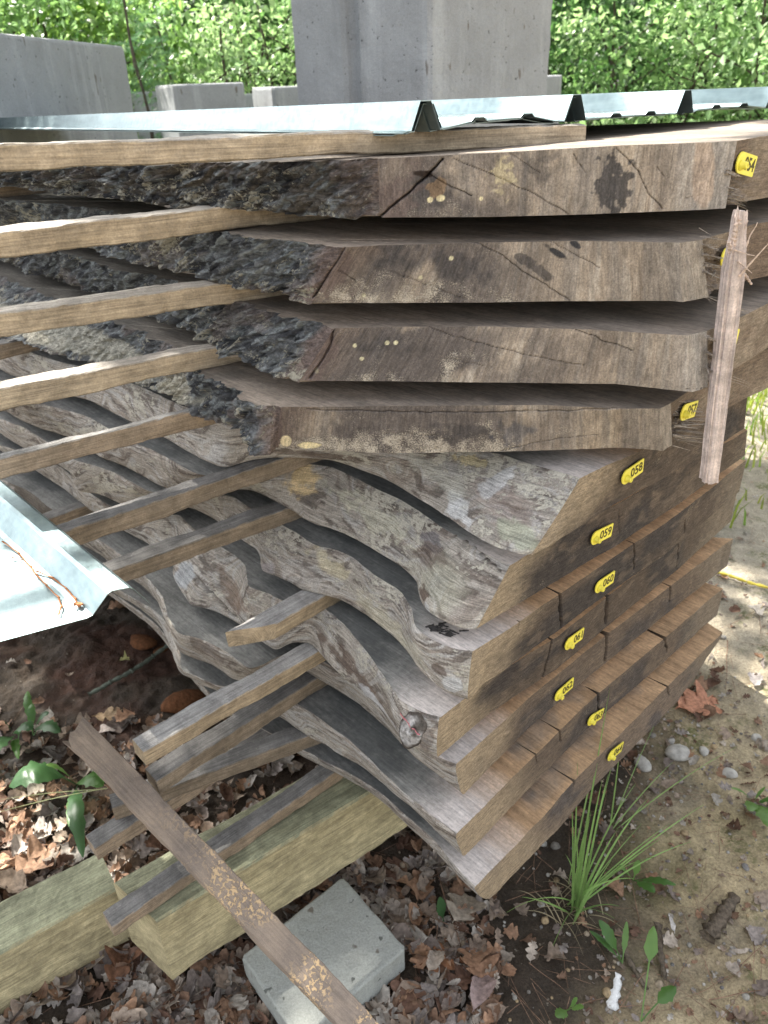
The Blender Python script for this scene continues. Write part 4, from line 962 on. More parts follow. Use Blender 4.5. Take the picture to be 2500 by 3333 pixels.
# ------------------------------------------------------------------ concrete blocks
def at(px, D, py=280):                                   # column px at distance D -> plan point
    d = fwd*FPX+CR*(px-PW/2)-CU*(py-PH/2); return d[:2]/d[1]*D
def topz(px, py, D):
    d = fwd*FPX+CR*(px-PW/2)-CU*(py-PH/2); return CZ+d[2]/d[1]*D
c0 = at(1400, 3.4, 300); l0 = at(962, 3.75, 300); r0_ = at(1786, 3.75, 300)
eL = l0-c0; eR = r0_-c0; gl = np.linalg.norm(eL); el = eL/gl; er = eR/np.linalg.norm(eR)
gin = er*.03+el*0
outl = [c0, c0+eL*.50, c0+eL*.505+er*.035, c0+eL*.585+er*.035, c0+eL*.60, c0+eL, c0+eL+eR, c0+eR]
box_outline('concrete_block', outl, 0, .72, M_CONC, bev=.012, n=30, chips=.004, sd=3, label='lower concrete block of the tall grooved pillar, mostly hidden behind the stack', cat='concrete block', group='big cast concrete blocks')
box_outline('concrete_block', outl, .725, 2.55, M_CONC, bev=.012, n=24, chips=.006, sd=4, label='tall grey concrete block with a vertical groove, standing in the top middle', cat='concrete block', group='big cast concrete blocks')
p1 = at(0, 3.3, 106); hh1 = topz(0, 106, 3.3)-CZ; r2_ = topz(404, 151, 1.0)-CZ; p2 = at(404, hh1/r2_, 151); dd = (p2-p1)/np.linalg.norm(p2-p1); q = np.array([-dd[1], dd[0]])
pa = p1-dd*.55
box_outline('concrete_block', [pa, p2, p2+q*.7, pa+q*.7], 0, CZ+hh1, M_CONC, bev=.014, n=20, chips=.008, sd=5, label='wide pale concrete block at the upper left corner with chipped sloping top', cat='concrete block', group='big cast concrete blocks')
def blk(xc, D, xl, xr, py, back, lab, sd, depth=.6):
    c = at(xc, D); l = at(xl, D+(.10 if xl < xc-5 else 0)+back[0]); r = at(xr, D+back[1])
    bl = (l-c); br = (r-c)
    if np.linalg.norm(bl) < .05: bl = np.array([-.05, .5])
    if np.linalg.norm(bl) < depth: bl = bl/np.linalg.norm(bl)*depth
    box_outline('concrete_block', [c, c+bl, c+bl+br, c+br], 0, topz(xc, py, D), M_CONC, bev=.02, n=14, chips=.008, sd=sd, label=lab, cat='concrete block', group='big cast concrete blocks')
blk(563, 6.2, 503, 797, 275, (.42, .02), 'small far block with a dark narrow side, between the left block and the pillar', 6, .3)
blk(885, 6.4, 817, 1010, 282, (.40, .02), 'small far block partly tucked behind the left side of the tall grooved pillar', 7, .3)
blk(425, 7.4, 425, 520, 300, (.5, .0), 'blue grey far block peeping out just right of the wide upper left block', 8)
blk(780, 7.6, 780, 830, 306, (.5, .0), 'sliver of far block in the gap between two small far blocks', 9)
blk(1640, 6.0, 1640, 1829, 250, (.5, .05), 'far block edge showing to the right of the tall grooved pillar', 10)

# ------------------------------------------------------------------ ground
def axis(a, b, step, far, nfar):
    c = np.arange(a, b, step); g = 1.0; o = (far-max(abs(a), abs(b)))
    e = (np.linspace(0, 1, nfar+1)[1:]**3)*o
    e0 = np.linspace(step, step*nfar*2, nfar).cumsum()
    k_ = np.cumsum(step*1.16**np.arange(1, nfar+1)); 
    return np.r_[(c[0]-k_)[::-1], c, c[-1]+k_]
xs = axis(-1.7, 2.2, .0085, 60, 52); ys = axis(.35, 3.4, .0085, 60, 52)
def hgt(X, Y):
    near = np.exp(-((np.maximum(0, np.hypot(X, Y-1.3)-2.2))/2)**2)
    h = .035*fbm(X*1.3, Y*1.3, 0, 3, 1)+.016*fbm(X*6, Y*6, 0, 4, 2)*near+.005*fbm(X*30, Y*30, 0, 3, 3)*near+.0022*fbm(X*95, Y*95, 0, 2, 4)*near
    soil = sst(.4, -.2, X)*sst(1.1, 1.7, Y)
    h = h+soil*(.03*np.maximum(0, fbm(X*8, Y*8, 2, 3, 5))+.012*fbm(X*40, Y*40, 1, 3, 6))
    return h-.022+.04*sst(3, 9, Y)
X, Y = np.meshgrid(xs, ys, indexing='ij'); Zg = hgt(X, Y)
col = np.zeros(X.shape+(3,))+(.43, .345, .21)
col = mixc(col, (.54, .45, .31), sst(-.1, .4, fbm(X*3, Y*3, 3, 4, 11))*.75)
col = mixc(col, (.23, .20, .15), sst(.05, .4, fbm(X*5, Y*5, 4, 4, 12))*.6)
col = mixc(col, (.30, .275, .23), sst(1.1, 1.9, Y+.2*fbm(X*3, Y*3, 0, 2, 3))*sst(.5, 1., X)*.7)
mo = sst(-.05, .3, fbm(X*4, Y*4, 9, 4, 31))*np.exp(-(((X-.42)/.22)**2+((Y-1.0)/.35)**2)); col = mixc(col, (.15, .145, .055), mo*.9)
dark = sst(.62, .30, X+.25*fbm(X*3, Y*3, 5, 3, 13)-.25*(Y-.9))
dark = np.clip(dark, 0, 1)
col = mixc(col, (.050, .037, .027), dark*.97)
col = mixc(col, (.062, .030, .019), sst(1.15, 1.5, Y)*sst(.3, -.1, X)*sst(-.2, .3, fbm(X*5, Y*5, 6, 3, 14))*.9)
col = mixc(col, (.06, .075, .025), sst(4.2, 5.5, Y)*.8)
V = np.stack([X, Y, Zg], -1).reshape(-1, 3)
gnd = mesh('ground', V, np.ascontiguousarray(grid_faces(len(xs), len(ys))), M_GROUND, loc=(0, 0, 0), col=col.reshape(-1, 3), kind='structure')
def gz(x, y): return float(hgt(np.array([x]), np.array([y]))[0])
def gp(px, py, h=0):
    p = P(px, py, -CZ+h); p = P(px, py, -CZ+h+gz(p[0], p[1])); return p

# ------------------------------------------------------------------ leaf litter and other small stuff
def leaf_tpl(kind, sd):
    n, q = 26, np.array([-1, -.55, 0, .55, 1.]); t = np.linspace(0, 1, n)
    g = np.random.default_rng(sd+500)
    env = np.sin(np.pi*np.clip(t, 0, 1)**.85)**.65
    nl = g.choice([3, 3.5, 4]); ph = g.uniform(-.1, .1)
    if kind == 'oak': wd = env*.36*(.30+.70*np.abs(np.sin(np.pi*(t*nl+ph)))**.8)
    elif kind == 'maple': wd = env*.52*(.42+.58*np.abs(np.sin(np.pi*(t*2.2+.25+ph)))**.9)
    elif kind == 'willow': wd = env*.10
    else: wd = env*.25*(1+.07*np.sin(t*70))
    wd = wd*(1+.18*vn(t*7, sd, 0, sd)); wd[0] = wd[-1] = .006; wd[t < .10] = .012
    X = t[:, None]-.5+.10*np.abs(q)[None]*(kind != 'willow')*(wd[:, None] > .1)+.03*vn(t[:, None]*9, q[None]*3, 0, sd+1)*np.abs(q)
    Y = q[None]*wd[:, None]*(1+.12*g.normal())+.06*g.normal()*np.sin(t*3)[:, None]
    r1, r2, r3 = g.uniform(-.6, 2.2), g.uniform(-.9, .9), g.uniform(-.5, .5)
    Z = r1*Y*Y*1.3+r2*X*X*.9+r3*X*Y*1.5+.045*fbm(X*7+sd, Y*9, 0, 3, sd)+.09*np.abs(q)[None]*fbm(X*5, Y*5, 3, 2, sd+3)
    V = np.stack([X, Y, Z], -1).reshape(-1, 3)*1.5
    f4 = grid_faces(n, 5); F = np.concatenate([f4[:, [0, 1, 2]], f4[:, [0, 2, 3]]], 0)
    return V, F
TPL = [leaf_tpl(kd, i) for i, kd in enumerate(['oak', 'oak', 'maple', 'oak', 'ovate', 'ovate', 'maple', 'willow', 'oak', 'ovate', 'oak', 'maple'])]
def rotm(rz, tx, ty):
    a, b, c = rz, tx, ty
    Rz = np.array([[math.cos(a), -math.sin(a), 0], [math.sin(a), math.cos(a), 0], [0, 0, 1]])
    Rx = np.array([[1, 0, 0], [0, math.cos(b), -math.sin(b)], [0, math.sin(b), math.cos(b)]])
    Ry = np.array([[math.cos(c), 0, math.sin(c)], [0, 1, 0], [-math.sin(c), 0, math.cos(c)]])
    return Rz@Rx@Ry
def scatter(tpls, pts, szs, cols, tilt, seed=0, faces3=True):
    rg = np.random.default_rng(seed); VV, FF, CC = [], [], []; o = 0
    for p, s_, c in zip(pts, szs, cols):
        v, f = tpls[rg.integers(len(tpls))]
        M = rotm(rg.uniform(0, 6.28), rg.normal(0, tilt), rg.normal(0, tilt))
        w_ = (v*s_)@M.T+p; VV.append(w_); FF.append(f+o); o += len(v)
        e = 1+.14*np.sin(v[:, 0]*5+p[0]*90)*np.cos(v[:, 1]*6+p[1]*70)
        CC.append(np.clip(np.outer(e, c), 0, 1))
    return np.vstack(VV), np.vstack(FF), np.vstack(CC)
DEAD = np.array([(.34, .27, .21), (.28, .215, .165), (.24, .15, .10), (.40, .34, .28), (.21, .17, .145), (.36, .22, .14), (.30, .26, .235), (.17, .10, .07), (.44, .40, .35)])
stack_in = lambda p: (p@EU > .52) & (p@EU < 1.3) & (p@EV > .45)
def dens(px, py):
    d = 0
    if py > 2860 and px < 1150: d = 1
    if py > 2860 and px >= 1150: d = max(0, 1-(px-1150)/650)
    if px < 560 and 2330 < py < 2950: d = 1
    if px > 1150 and py > 2650 and px < 1600+(py-2900)*.5: d = max(d, .8)
    if px >= 1500 and py < 2700: d = .15
    if px >= 1650 and py >= 2700: d = .05
    if px < 900 and py < 2330: d = .05
    if 560 <= px < 1100 and 2300 < py < 2860: d = .8
    return d
pts, szs = [], []
rg = np.random.default_rng(5)
while len(pts) < 2700:
    px, py = rg.uniform(-250, 2700), rg.uniform(1150, 3600)
    if rg.random() > dens(px, py)*(1 if py > 2600 else .8): continue
    p = P(px, py, -CZ); x, y = p[:2]
    if y > 6 or y < .3: continue
    pts.append([x, y, gz(x, y)+abs(rg.normal(.004, .006))+.004]); szs.append(rg.uniform(.018, .040)*(1.0 if rg.random() > .15 else 1.4)*(.75 if px > 1500 else 1))
n0 = len(pts)
while len(pts) < n0+1500:
    px, py = rg.uniform(1350, 2650), rg.uniform(1450, 3450)
    p = P(px, py, -CZ); x, y = p[:2]
    if fbm(np.array([x*4.]), np.array([y*4.]), 0, 3, 77)[0]+rg.normal(0, .25) < 0 or y > 5: continue
    pts.append([x, y, gz(x, y)+.003]); szs.append(rg.uniform(.004, .012))
cols = DEAD[rg.integers(len(DEAD), size=len(pts))]*rg.uniform(.7, 1.15, (len(pts), 1))
V, F, Cc = scatter(TPL, pts, szs, cols, .33, 1)
mesh('leaf_litter', V, F, M_LITTER, loc=(0, 0, 0), col=Cc, kind='stuff', label='dry brown and grey leaf litter on the ground around the timbers', cat='leaf litter')
# twigs and pine needles
parts = []; 
for i in range(620):
    px, py = rg.uniform(1300, 2600), rg.uniform(1500, 3400)
    if rg.random() < .25: px, py = rg.uniform(0, 1300), rg.uniform(2300, 3400)
    p = P(px, py, -CZ); x, y = p[:2]; a = rg.uniform(0, 6.28); L = rg.uniform(.03, .12) if rg.random() > .1 else rg.uniform(.1, .2); x2, y2 = x+L*math.cos(a), y+L*math.sin(a)
    r = rg.uniform(.0004, .0009) if L < .12 else rg.uniform(.0008, .0018)
    parts.append(spike([x, y, gz(x, y)+.005], [x2, y2, gz(x2, y2)+.005], r, r*.5, n=6, sd=i))
V, F = merge(parts)
M_NEED = simple('brown_pine_needles', (.24, .15, .10), .8, .2, 80, .5)
mesh('pine_needles', V, F, M_NEED, loc=(0, 0, 0), kind='stuff', label='fallen brown pine needles and fine twigs strewn over the mud', cat='pine needles')
# pebbles
def ico(sd, fl=.6):
    import bmesh
    bm = bmesh.new(); bmesh.ops.create_icosphere(bm, subdivisions=2, radius=1)
    V = np.array([v.co[:] for v in bm.verts]); F = np.array([[v.index for v in f.verts] for f in bm.faces]); bm.free()
    V = V*(1+.28*fbm(V[:, 0]*1.4+sd, V[:, 1]*1.4, V[:, 2]*1.4, 3, sd))[:, None]; V[:, 2] *= fl; return V, F
PEB = [ico(i, .5+.06*i) for i in range(6)]
pts, szs, cols = [], [], []
PC = np.array([(.34, .32, .28), (.26, .24, .21), (.32, .26, .19), (.42, .40, .36), (.19, .18, .17), (.36, .27, .16)])
while len(pts) < 900:
    px, py = rg.uniform(1250, 2600), rg.uniform(1450, 3400)
    d = .25+.9*math.exp(-(((px-2200)/260)**2+((py-2420)/200)**2))
    if rg.random() > d: continue
    p = P(px, py, -CZ); x, y = p[:2]; s_ = rg.uniform(.0015, .004) if rg.random() > .10 else rg.uniform(.004, .011)
    if y > 5: continue
    pts.append([x, y, gz(x, y)+s_*.2]); szs.append(s_); cols.append(PC[rg.integers(6)]*rg.uniform(.7, 1.1))
V, F, Cc = scatter(PEB, pts, szs, cols, .2, 2)
M_PEB = mat_attr('pebbles', 0, .9, 120, .35, .15)
mesh('pebbles', V, F, M_PEB, loc=(0, 0, 0), col=Cc, kind='stuff', label='small pebbles and grit pressed into the mud', cat='pebbles')
SM = ['pale egg shaped stone', 'grey angular stone', 'flat whitish stone', 'small round white stone', 'tan blocky stone half sunk in the mud', 'greyish stone at the edge of the pebble patch']
for i, (px, py, s_) in enumerate([(2205,2455,.026), (2290,2448,.013), (2372,2520,.016), (2185,2415,.011), (2090,2490,.020), (2460,2405,.012)]):
    q = gp(px, py); v, f = PEB[i]; V = (v*s_*np.array([1.25, .9, 1]))@rotm(i*1.3, .1, .1).T+q+[0, 0, s_*.25]
    mesh('stone', V, f, M_STONE, label=SM[i]+' among the pebbles right of the stack', cat='stone', group='larger stones right of the stack')
for i, (px, py, s_, lb) in enumerate([(600,2290,.042,'orange clay lump beside the squared sticker end'), (740,2255,.020,'small dark clay lump under the lower slabs'), (465,2095,.034,'reddish brown soil clod in the dark soil under the near sheet'), (525,2118,.018,'small orange soil clod under the slab edges')]):
    q = gp(px, py); v, f = PEB[i+1]; V = (v*s_*np.array([1.5, .9, .8]))@rotm(.5+i, .1, .1).T+q+[0, 0, s_*.15]
    mesh('clay_lump', V, f, M_CLAY, label=lb, cat='clay lump', group='clay lumps in the dark soil')
# the dark wood chunk, the birch chip, bark chips
q = gp(2330, 3000); V, F = spike(gp(2300, 3060)+[0, 0, .010], gp(2385, 2925)+[0, 0, .012], .017, .011, n=14, sd=3, flat=.8); V = [v+np.array([0, 0, 0]) for v in V]
mesh('wood_chunk', V, F, M_ROCKB, label='dark brown lump of rotten wood at the lower right, pointing up and right', cat='wood chunk')
V, F = spike(gp(1988, 3290)+[0, 0, .006], gp(2010, 3180)+[0, 0, .010], .011, .006, n=10, sd=5, flat=.25)
mesh('bark_chip', V, F, M_WHITE, label='bright white bark chip near the bottom edge of the photo', cat='bark chip')
for i, (a_, b_, r, lb) in enumerate([((2030,3100),(2110,3230),.007,'grey weathered wood chip left of the leaning leaf'), ((2140,3010),(2160,3200),.008,'pinkish flat bark strip beside the white curled leaf'), ((1440,2880),(1490,2960),.010,'broken root piece under the lowest corner')]):
    V, F = spike(gp(*a_)+[0, 0, .004], gp(*b_)+[0, 0, .004], r, r*.6, n=10, sd=i+20, flat=.4)
    mesh('wood_chip', V, F, M_ROCKB, label=lb, cat='wood chip', group='wood chips on the mud')
# twig in the dark soil
parts = []; tp = [(292,2275),(360,2235),(430,2198),(500,2150),(565,2098)]
for i, (a_, b_) in enumerate(zip(tp[:-1], tp[1:])): parts.append(spike(gp(*a_)+[0, 0, .015], gp(*b_)+[0, 0, .015], .0065, .006, n=8, sd=2, flat=1))
V, F = merge(parts); mesh('fallen_twig', V, F, M_TWIG, label='grey green twig lying across the dark soil under the near sheet', cat='twig')
# yellow cord
parts = []; tp = [(2325,1868),(2370,1880),(2430,1902),(2500,1922),(2600,1950)]
for a_, b_ in zip(tp[:-1], tp[1:]): parts.append(spike(gp(*a_)+[0, 0, .01], gp(*b_)+[0, 0, .01], .005, .005, n=6, sd=0, flat=1))
V, F = merge(parts); mesh('yellow_cord', V, F, M_CORD, label='thin yellow cord on the ground running right from behind the slab ends', cat='cord')
# individual big leaves
def bigleaf(name, px, py, s_, kind, c, rz, tx, ty, lift, lab, sd, cat='leaf', grp='single leaves that stand out on the ground', mat=None):
    v, f = leaf_tpl(kind, sd); q = gp(px, py); V = (v*s_)@rotm(rz, tx, ty).T+q+[0, 0, lift]
    V[:, 2] = np.maximum(V[:, 2], [gz(*w_[:2])+.002 for w_ in V])
    Cc = np.outer(.85+.3*fbm(v[:, 0]*4, v[:, 1]*4, 0, 3, sd), c)
    mesh(name, V, f, mat or M_LITTER, col=np.clip(Cc, 0, 1), label=lab, cat=cat, group=grp)
for a_ in [
 ('dead_leaf', 2265, 2300, .085, 'oak', (.55, .27, .17), .3, .05, .1, .012, 'salmon orange oak leaf on the mud right of the slab tagged 063', 31),
 ('dead_leaf', 2452, 2220, .045, 'ovate', (.42, .38, .36), 1.2, .1, .1, .01, 'grey white oval leaf near the right edge above the pebbles', 32),
 ('dead_leaf', 1440, 3130, .060, 'oak', (.34, .17, .09), .4, -.1, .2, .02, 'rust brown lobed oak leaf right of the paver', 33),
 ('dead_leaf', 1565, 3165, .058, 'oak', (.36, .21, .13), 2.1, .3, -.1, .02, 'brown oak leaf curling up below the lowest slab corner', 34),
 ('dead_leaf', 1500, 2985, .050, 'maple', (.40, .34, .27), 1.0, .1, .2, .03, 'pale tan maple leaf just under the lowest slab corner', 35),
 ('dead_leaf', 215, 3095, .070, 'oak', (.33, .19, .07), .2, .25, .1, .03, 'yellow brown spotted oak leaf leaning on the lower left timber', 36),
 ('dead_leaf', 400, 3150, .075, 'oak', (.30, .16, .10), 1.5, .2, .2, .02, 'red brown oak leaf below the end of the big timber', 37),
 ('dead_leaf', 355, 2345, .050, 'oak', (.40, .29, .18), .4, .1, .1, .02, 'tan oak leaf on dark soil beside the diagonal board tip', 38),
 ('dead_leaf', 408, 2165, .018, 'maple', (.52, .50, .22), .4, .1, .1, .02, 'tiny yellow leaf on the dark soil above the twig', 39),
 ('dead_leaf', 2188, 3010, .030, 'willow', (.66, .62, .58), 1.45, .2, .1, .012, 'narrow white curled leaf standing on the mud at the lower right', 40),
 ('dead_leaf', 1555, 3250, .055, 'ovate', (.36, .27, .25), 1.2, .2, .3, .03, 'purplish tan oval leaf near the bottom edge below the paver', 41),
 ('dead_leaf', 120, 2830, .060, 'maple', (.52, .33, .22), .8, .1, .2, .02, 'sunlit orange tan leaf at the left edge of the photo', 42),
]: bigleaf(*a_)

# ------------------------------------------------------------------ live plants
def blade(base, tip, w_, bend=.12, n=12, sd=0, side=None):
    base = np.array(base, float); tip = np.array(tip, float); d = tip-base; L = np.linalg.norm(d)
    s_ = np.cross(d, [0.1, -1, .2]) if side is None else side; s_ = s_/np.linalg.norm(s_)
    t = np.linspace(0, 1, n)[:, None]; c = base+d*t+np.array([0, 0, 1])*L*bend*(4*t*(1-t))*.5
    ww = w_*(np.clip(1-t**2.2, 0, 1))*(.6+.8*np.minimum(t*5, .5))+.0002
    nrm = np.cross(d, s_); nrm /= np.linalg.norm(nrm)
    V = np.stack([c-s_*ww/2, c+nrm*w_*.18, c+s_*ww/2], 1).reshape(-1, 3)
    return V, grid_faces(n, 3)
def gather(L):
    VV, FF, CC = [], [], []; o = 0
    for v, f, c in L: VV.append(v); FF.append(np.asarray(f)+o); CC.append(np.tile(np.asarray(c, float), (len(v), 1))); o += len(v)
    return np.vstack(VV), np.vstack(FF), np.vstack(CC)
b0 = gp(1865, 2960); L_ = []
def tip_at(px, py, D): 
    d = fwd*FPX+CR*(px-PW/2)-CU*(py-PH/2); return d/d[1]*D+np.array([0, 0, CZ])
GB = [((1985,2240),1.02,.004),((1925,2590),.93,.005),((1905,2700),.92,.006),((1880,2480),.95,.004),((2010,2700),.95,.006),((2110,2600),1.0,.005),((2290,2620),1.1,.005),((2250,2740),1.02,.005),((1925,2640),.98,.004),((2040,2300),1.1,.0025),((1960,2540),.9,.005),
      ((1980,2520),1.0,.0045),((2150,2730),.96,.005),((1840,2780),.9,.004),((2015,2950),.88,.006),((1700,2920),.86,.004),((2000,2990),.84,.004),((2060,2860),.9,.006),((1800,3080),.78,.004),((1650,2970),.82,.003),((2070,2550),1.02,.004),((2180,2680),1.04,.004),
      ((1860,2600),.99,.003),((2130,2790),.92,.004),((1990,2800),.9,.0045),((1930,2760),.88,.005),((1870,2700),.9,.0035),((2090,2680),.99,.0035)]
for i, ((px, py), D, w_) in enumerate(GB):
    b = b0+np.array([rg.normal(0, .012), rg.normal(0, .012), 0]); b[2] = gz(*b[:2])
    L_.append((*blade(b, tip_at(px, py, D), w_, .10+.1*(i % 3), sd=i), np.array((.26, .42, .13))*rg.uniform(.6, 1.25)))
for i in range(26):
    b = b0+np.array([rg.normal(-.01, .03), rg.normal(-.01, .02), 0]); b[2] = gz(*b[:2]); a = rg.uniform(0, 6.28); r = rg.uniform(.02, .09)
    L_.append((*blade(b, b+[r*math.cos(a), r*math.sin(a), rg.uniform(.005, .05)], .0022, .4, sd=i), np.array((.38, .32, .20))*rg.uniform(.7, 1.1)))
V, F, Cc = gather(L_); mesh('grass_tuft', V, F, M_GRASS, loc=tuple(b0), col=Cc, label='tall grass tuft with long thin blades in front of the tagged ends', cat='grass tuft')
# second thin tuft behind
b1_ = gp(1790, 2560); L_ = []
for i, ((px, py), D) in enumerate([((1755,2120+30),1.12),((1780,2330),1.1),((2180,2400),1.3),((2270,2350),1.35),((2110,2200),1.4),((1990,2480),1.2)]):
    b = gp(1990+rg.normal(0, 12), 2700+rg.normal(0, 10)) if i != 0 else gp(1850, 2880); L_.append((*blade(b, tip_at([2005, 2020, 2400, 2260, 2140, 2190][i], [2170, 2420, 2430, 2560, 2340, 2480][i], D), .0035, .1, sd=i), (.28, .42, .14)))
V, F, Cc = gather(L_); mesh('grass_tuft', V, F, M_GRASS, loc=tuple(gp(1990, 2700)), col=Cc, label='sparse grass stems further back, rising over the pebble patch', cat='grass tuft')
def broad(base, tip, w_, c, n=16, arch=.25, wav=.0, st=.12):
    base = np.array(base, float); tip = np.array(tip, float); d = tip-base; L = np.linalg.norm(d); dn = d/L
    s_ = np.cross(dn, [0, 0, 1.]); s_ /= max(1e-6, np.linalg.norm(s_)); 
    t = np.linspace(0, 1, n)
    tq = np.clip((t-st)/(1-st), 0, 1); prof = np.sin(np.pi*tq**.8)**.75+.03
    V = []
    for i, ti in enumerate(t):
        cc = base+d*ti+np.array([0, 0, L*arch*math.sin(math.pi*ti)])
        ww = w_*prof[i]/2*(1+wav*math.sin(i*2.4))+.0009
        for q, hh in ((-1, .0), (-.5, -.1), (0, -.22), (.5, -.1), (1, .0)): V.append(cc+s_*ww*q+np.array([0, 0, 1])*(ww*hh*-1.2+.12*ww*math.sin(i*1.9+q*3)))
    return np.array(V), grid_faces(n, 5), c
def weed(name, bpx, leaves, lab, cat='weed', g=None, bh=0):
    b = gp(*bpx); L_ = []
    for (px, py), h, w_, c, ar, *st in leaves: L_.append(broad(b+[0, 0, .004+bh], P(px, py, -CZ+h), w_*.9, np.array(c), arch=ar, wav=.16, st=(st or [.25])[0]))
    V, F, Cc = gather(L_); mesh(name, V, F, M_LEAF, loc=tuple(b), col=Cc, label=lab, cat=cat, group=g)
G1, G2, G3 = (.07, .16, .06), (.11, .24, .06), (.20, .36, .10)
weed('broadleaf_weed', (255, 2560), [((30,2560),.05,.075,G1,.3), ((335,2560),.05,.05,G2,.2), ((60,2530),.03,.03,G1,.3), ((150,2490),.08,.02,G3,.2), ((270,2790),.02,.035,G1,.2), ((225,2690),.02,.02,G2,.1)], 'toothed broad leaved weed left of the diagonal board', g='small weeds in the leaf litter')
weed('broadleaf_weed', (60, 2420), [((-30,2470),.08,.06,G1,.2), ((105,2375),.07,.045,G1,.25), ((15,2350),.06,.03,G1,.2), ((60,2470),.05,.02,G2,.2)], 'dark green oval leaved weed at the left edge of the photo', g='small weeds in the leaf litter')
weed('broadleaf_weed', (110, 2400), [((195,2385),.06,.04,G1,.2), ((160,2320),.05,.03,G1,.2), ((90,2250),.04,.02,G2,.2), ((105,2290),.04,.022,G2,.2)], 'low seedling with small oval leaves above the left edge weed', g='small weeds in the leaf litter')
weed('broadleaf_weed', (2025, 3140), [((1950,2995),.05,.024,G2,.1,.3), ((1920,3030),.03,.012,G2,.1), ((2040,3000),.03,.01,G3,.1)], 'toothed upright leaf just below the grass tuft', g='small weeds in the leaf litter')
weed('broadleaf_weed', (2085, 3330), [((2128,3015),.06,.022,G3,.05,.6), ((2200,3212),.03,.024,G2,.1,.5)], 'tall yellow green leaf on a reddish stem near the bottom edge', g='small weeds in the leaf litter')
weed('broadleaf_weed', (2060, 2870), [((2130,2905),.02,.026,G2,.1), ((2200,2880),.01,.016,G2,.1), ((2015,2820),.03,.018,G3,.1), ((2080,2800),.03,.014,G3,.1)], 'small oval leaved weed on the mud right of the grass tuft', g='small weeds in the leaf litter')
weed('broadleaf_weed', (2450, 2620), [((2500,2690),.03,.04,G3,.15), ((2440,2640),.04,.03,G3,.1), ((2550,2600),.05,.05,G2,.1), ((2380,2565),.06,.012,G3,.1), ((2490,2560),.05,.012,G3,.1)], 'light green plantain weed at the right edge of the photo', g='small weeds in the leaf litter')
weed('broadleaf_weed', (1445, 3010), [((1430,2920),.05,.022,G1,.05)], 'single dark green leaf poking up under the lowest corner', g='small weeds in the leaf litter')
weed('broadleaf_weed', (1850, 3290), [((1810,3310),.01,.02,G3,.05), ((1900,3280),.02,.014,G3,.1), ((1880,3250),.02,.012,G3,.1)], 'tiny seedlings near the bottom edge left of the white chip', g='small weeds in the leaf litter')
b = gp(330, 2600); L_ = []
for (a_, c_, w_) in [((-60,2660),(350,2565),.0028),((-40,2610),(345,2568),.0022)]:
    L_.append((*blade(P(*c_, -CZ+.06), P(*a_, -CZ+.07), w_*.8, .05), (.50, .55, .30)))
V, F, Cc = gather(L_); mesh('dry_grass_stem', V, F, M_GRASS, loc=tuple(b), col=Cc, label='two pale straw coloured grass stems crossing the left edge weeds', cat='grass stem')
# bright grass far right
def blades(xy, h, w_, cols, g, lean=.5):
    n = len(xy); z = hgt(xy[:, 0], xy[:, 1]); a = g.uniform(0, 6.28, n); b = np.c_[xy, z]
    d = np.stack([np.cos(a)*lean*h, np.sin(a)*lean*h, h], -1); s_ = np.stack([-np.sin(a), np.cos(a), 0*a], -1)*(w_/2); k_ = g.uniform(-.15, .15, n)[:, None]*np.array([1, 1, 0])*h[:, None]
    V = np.stack([b-s_, b+s_, b+d*[.35, .35, .6]+s_*.8+k_, b+d*[.35, .35, .6]-s_*.8+k_, b+d], 1).reshape(-1, 3); o = np.arange(n)[:, None]*5
    return V, np.concatenate([o+[0, 1, 2], o+[0, 2, 3], o+[3, 2, 4]], 0), np.repeat(cols, 5, 0)
g = np.random.default_rng(21)
xy1 = np.c_[g.uniform(1.0, 6.5, 26000), g.uniform(2.3, 8.2, 26000)]; keep = (xy1[:, 0] > xy1[:, 1]*.36)&(g.random(26000) < np.clip((xy1[:, 1]-2.35+.5*fbm(xy1[:, 0]*2, xy1[:, 1]*2, 0, 2, 3))*1.2, 0, 1)); xy1 = xy1[keep]
xy2 = np.c_[g.uniform(-4, 1.8, 9000), g.uniform(4.4, 8.2, 9000)]; xy = np.vstack([xy1, xy2])
cc = np.array((.24, .36, .06))*g.uniform(.6, 1.3, (len(xy), 1))*np.c_[g.uniform(.8, 1.35, len(xy)), np.ones(len(xy)), np.ones(len(xy))]
V, F, Cc = blades(xy, g.uniform(.04, .17, len(xy)), .009, cc, g, .55)
mesh('grass', V, np.ascontiguousarray(F), M_GRASS, loc=(0, 0, 0), col=Cc, kind='stuff', label='bright sunlit grass and weeds between the stack and the woods', cat='grass')

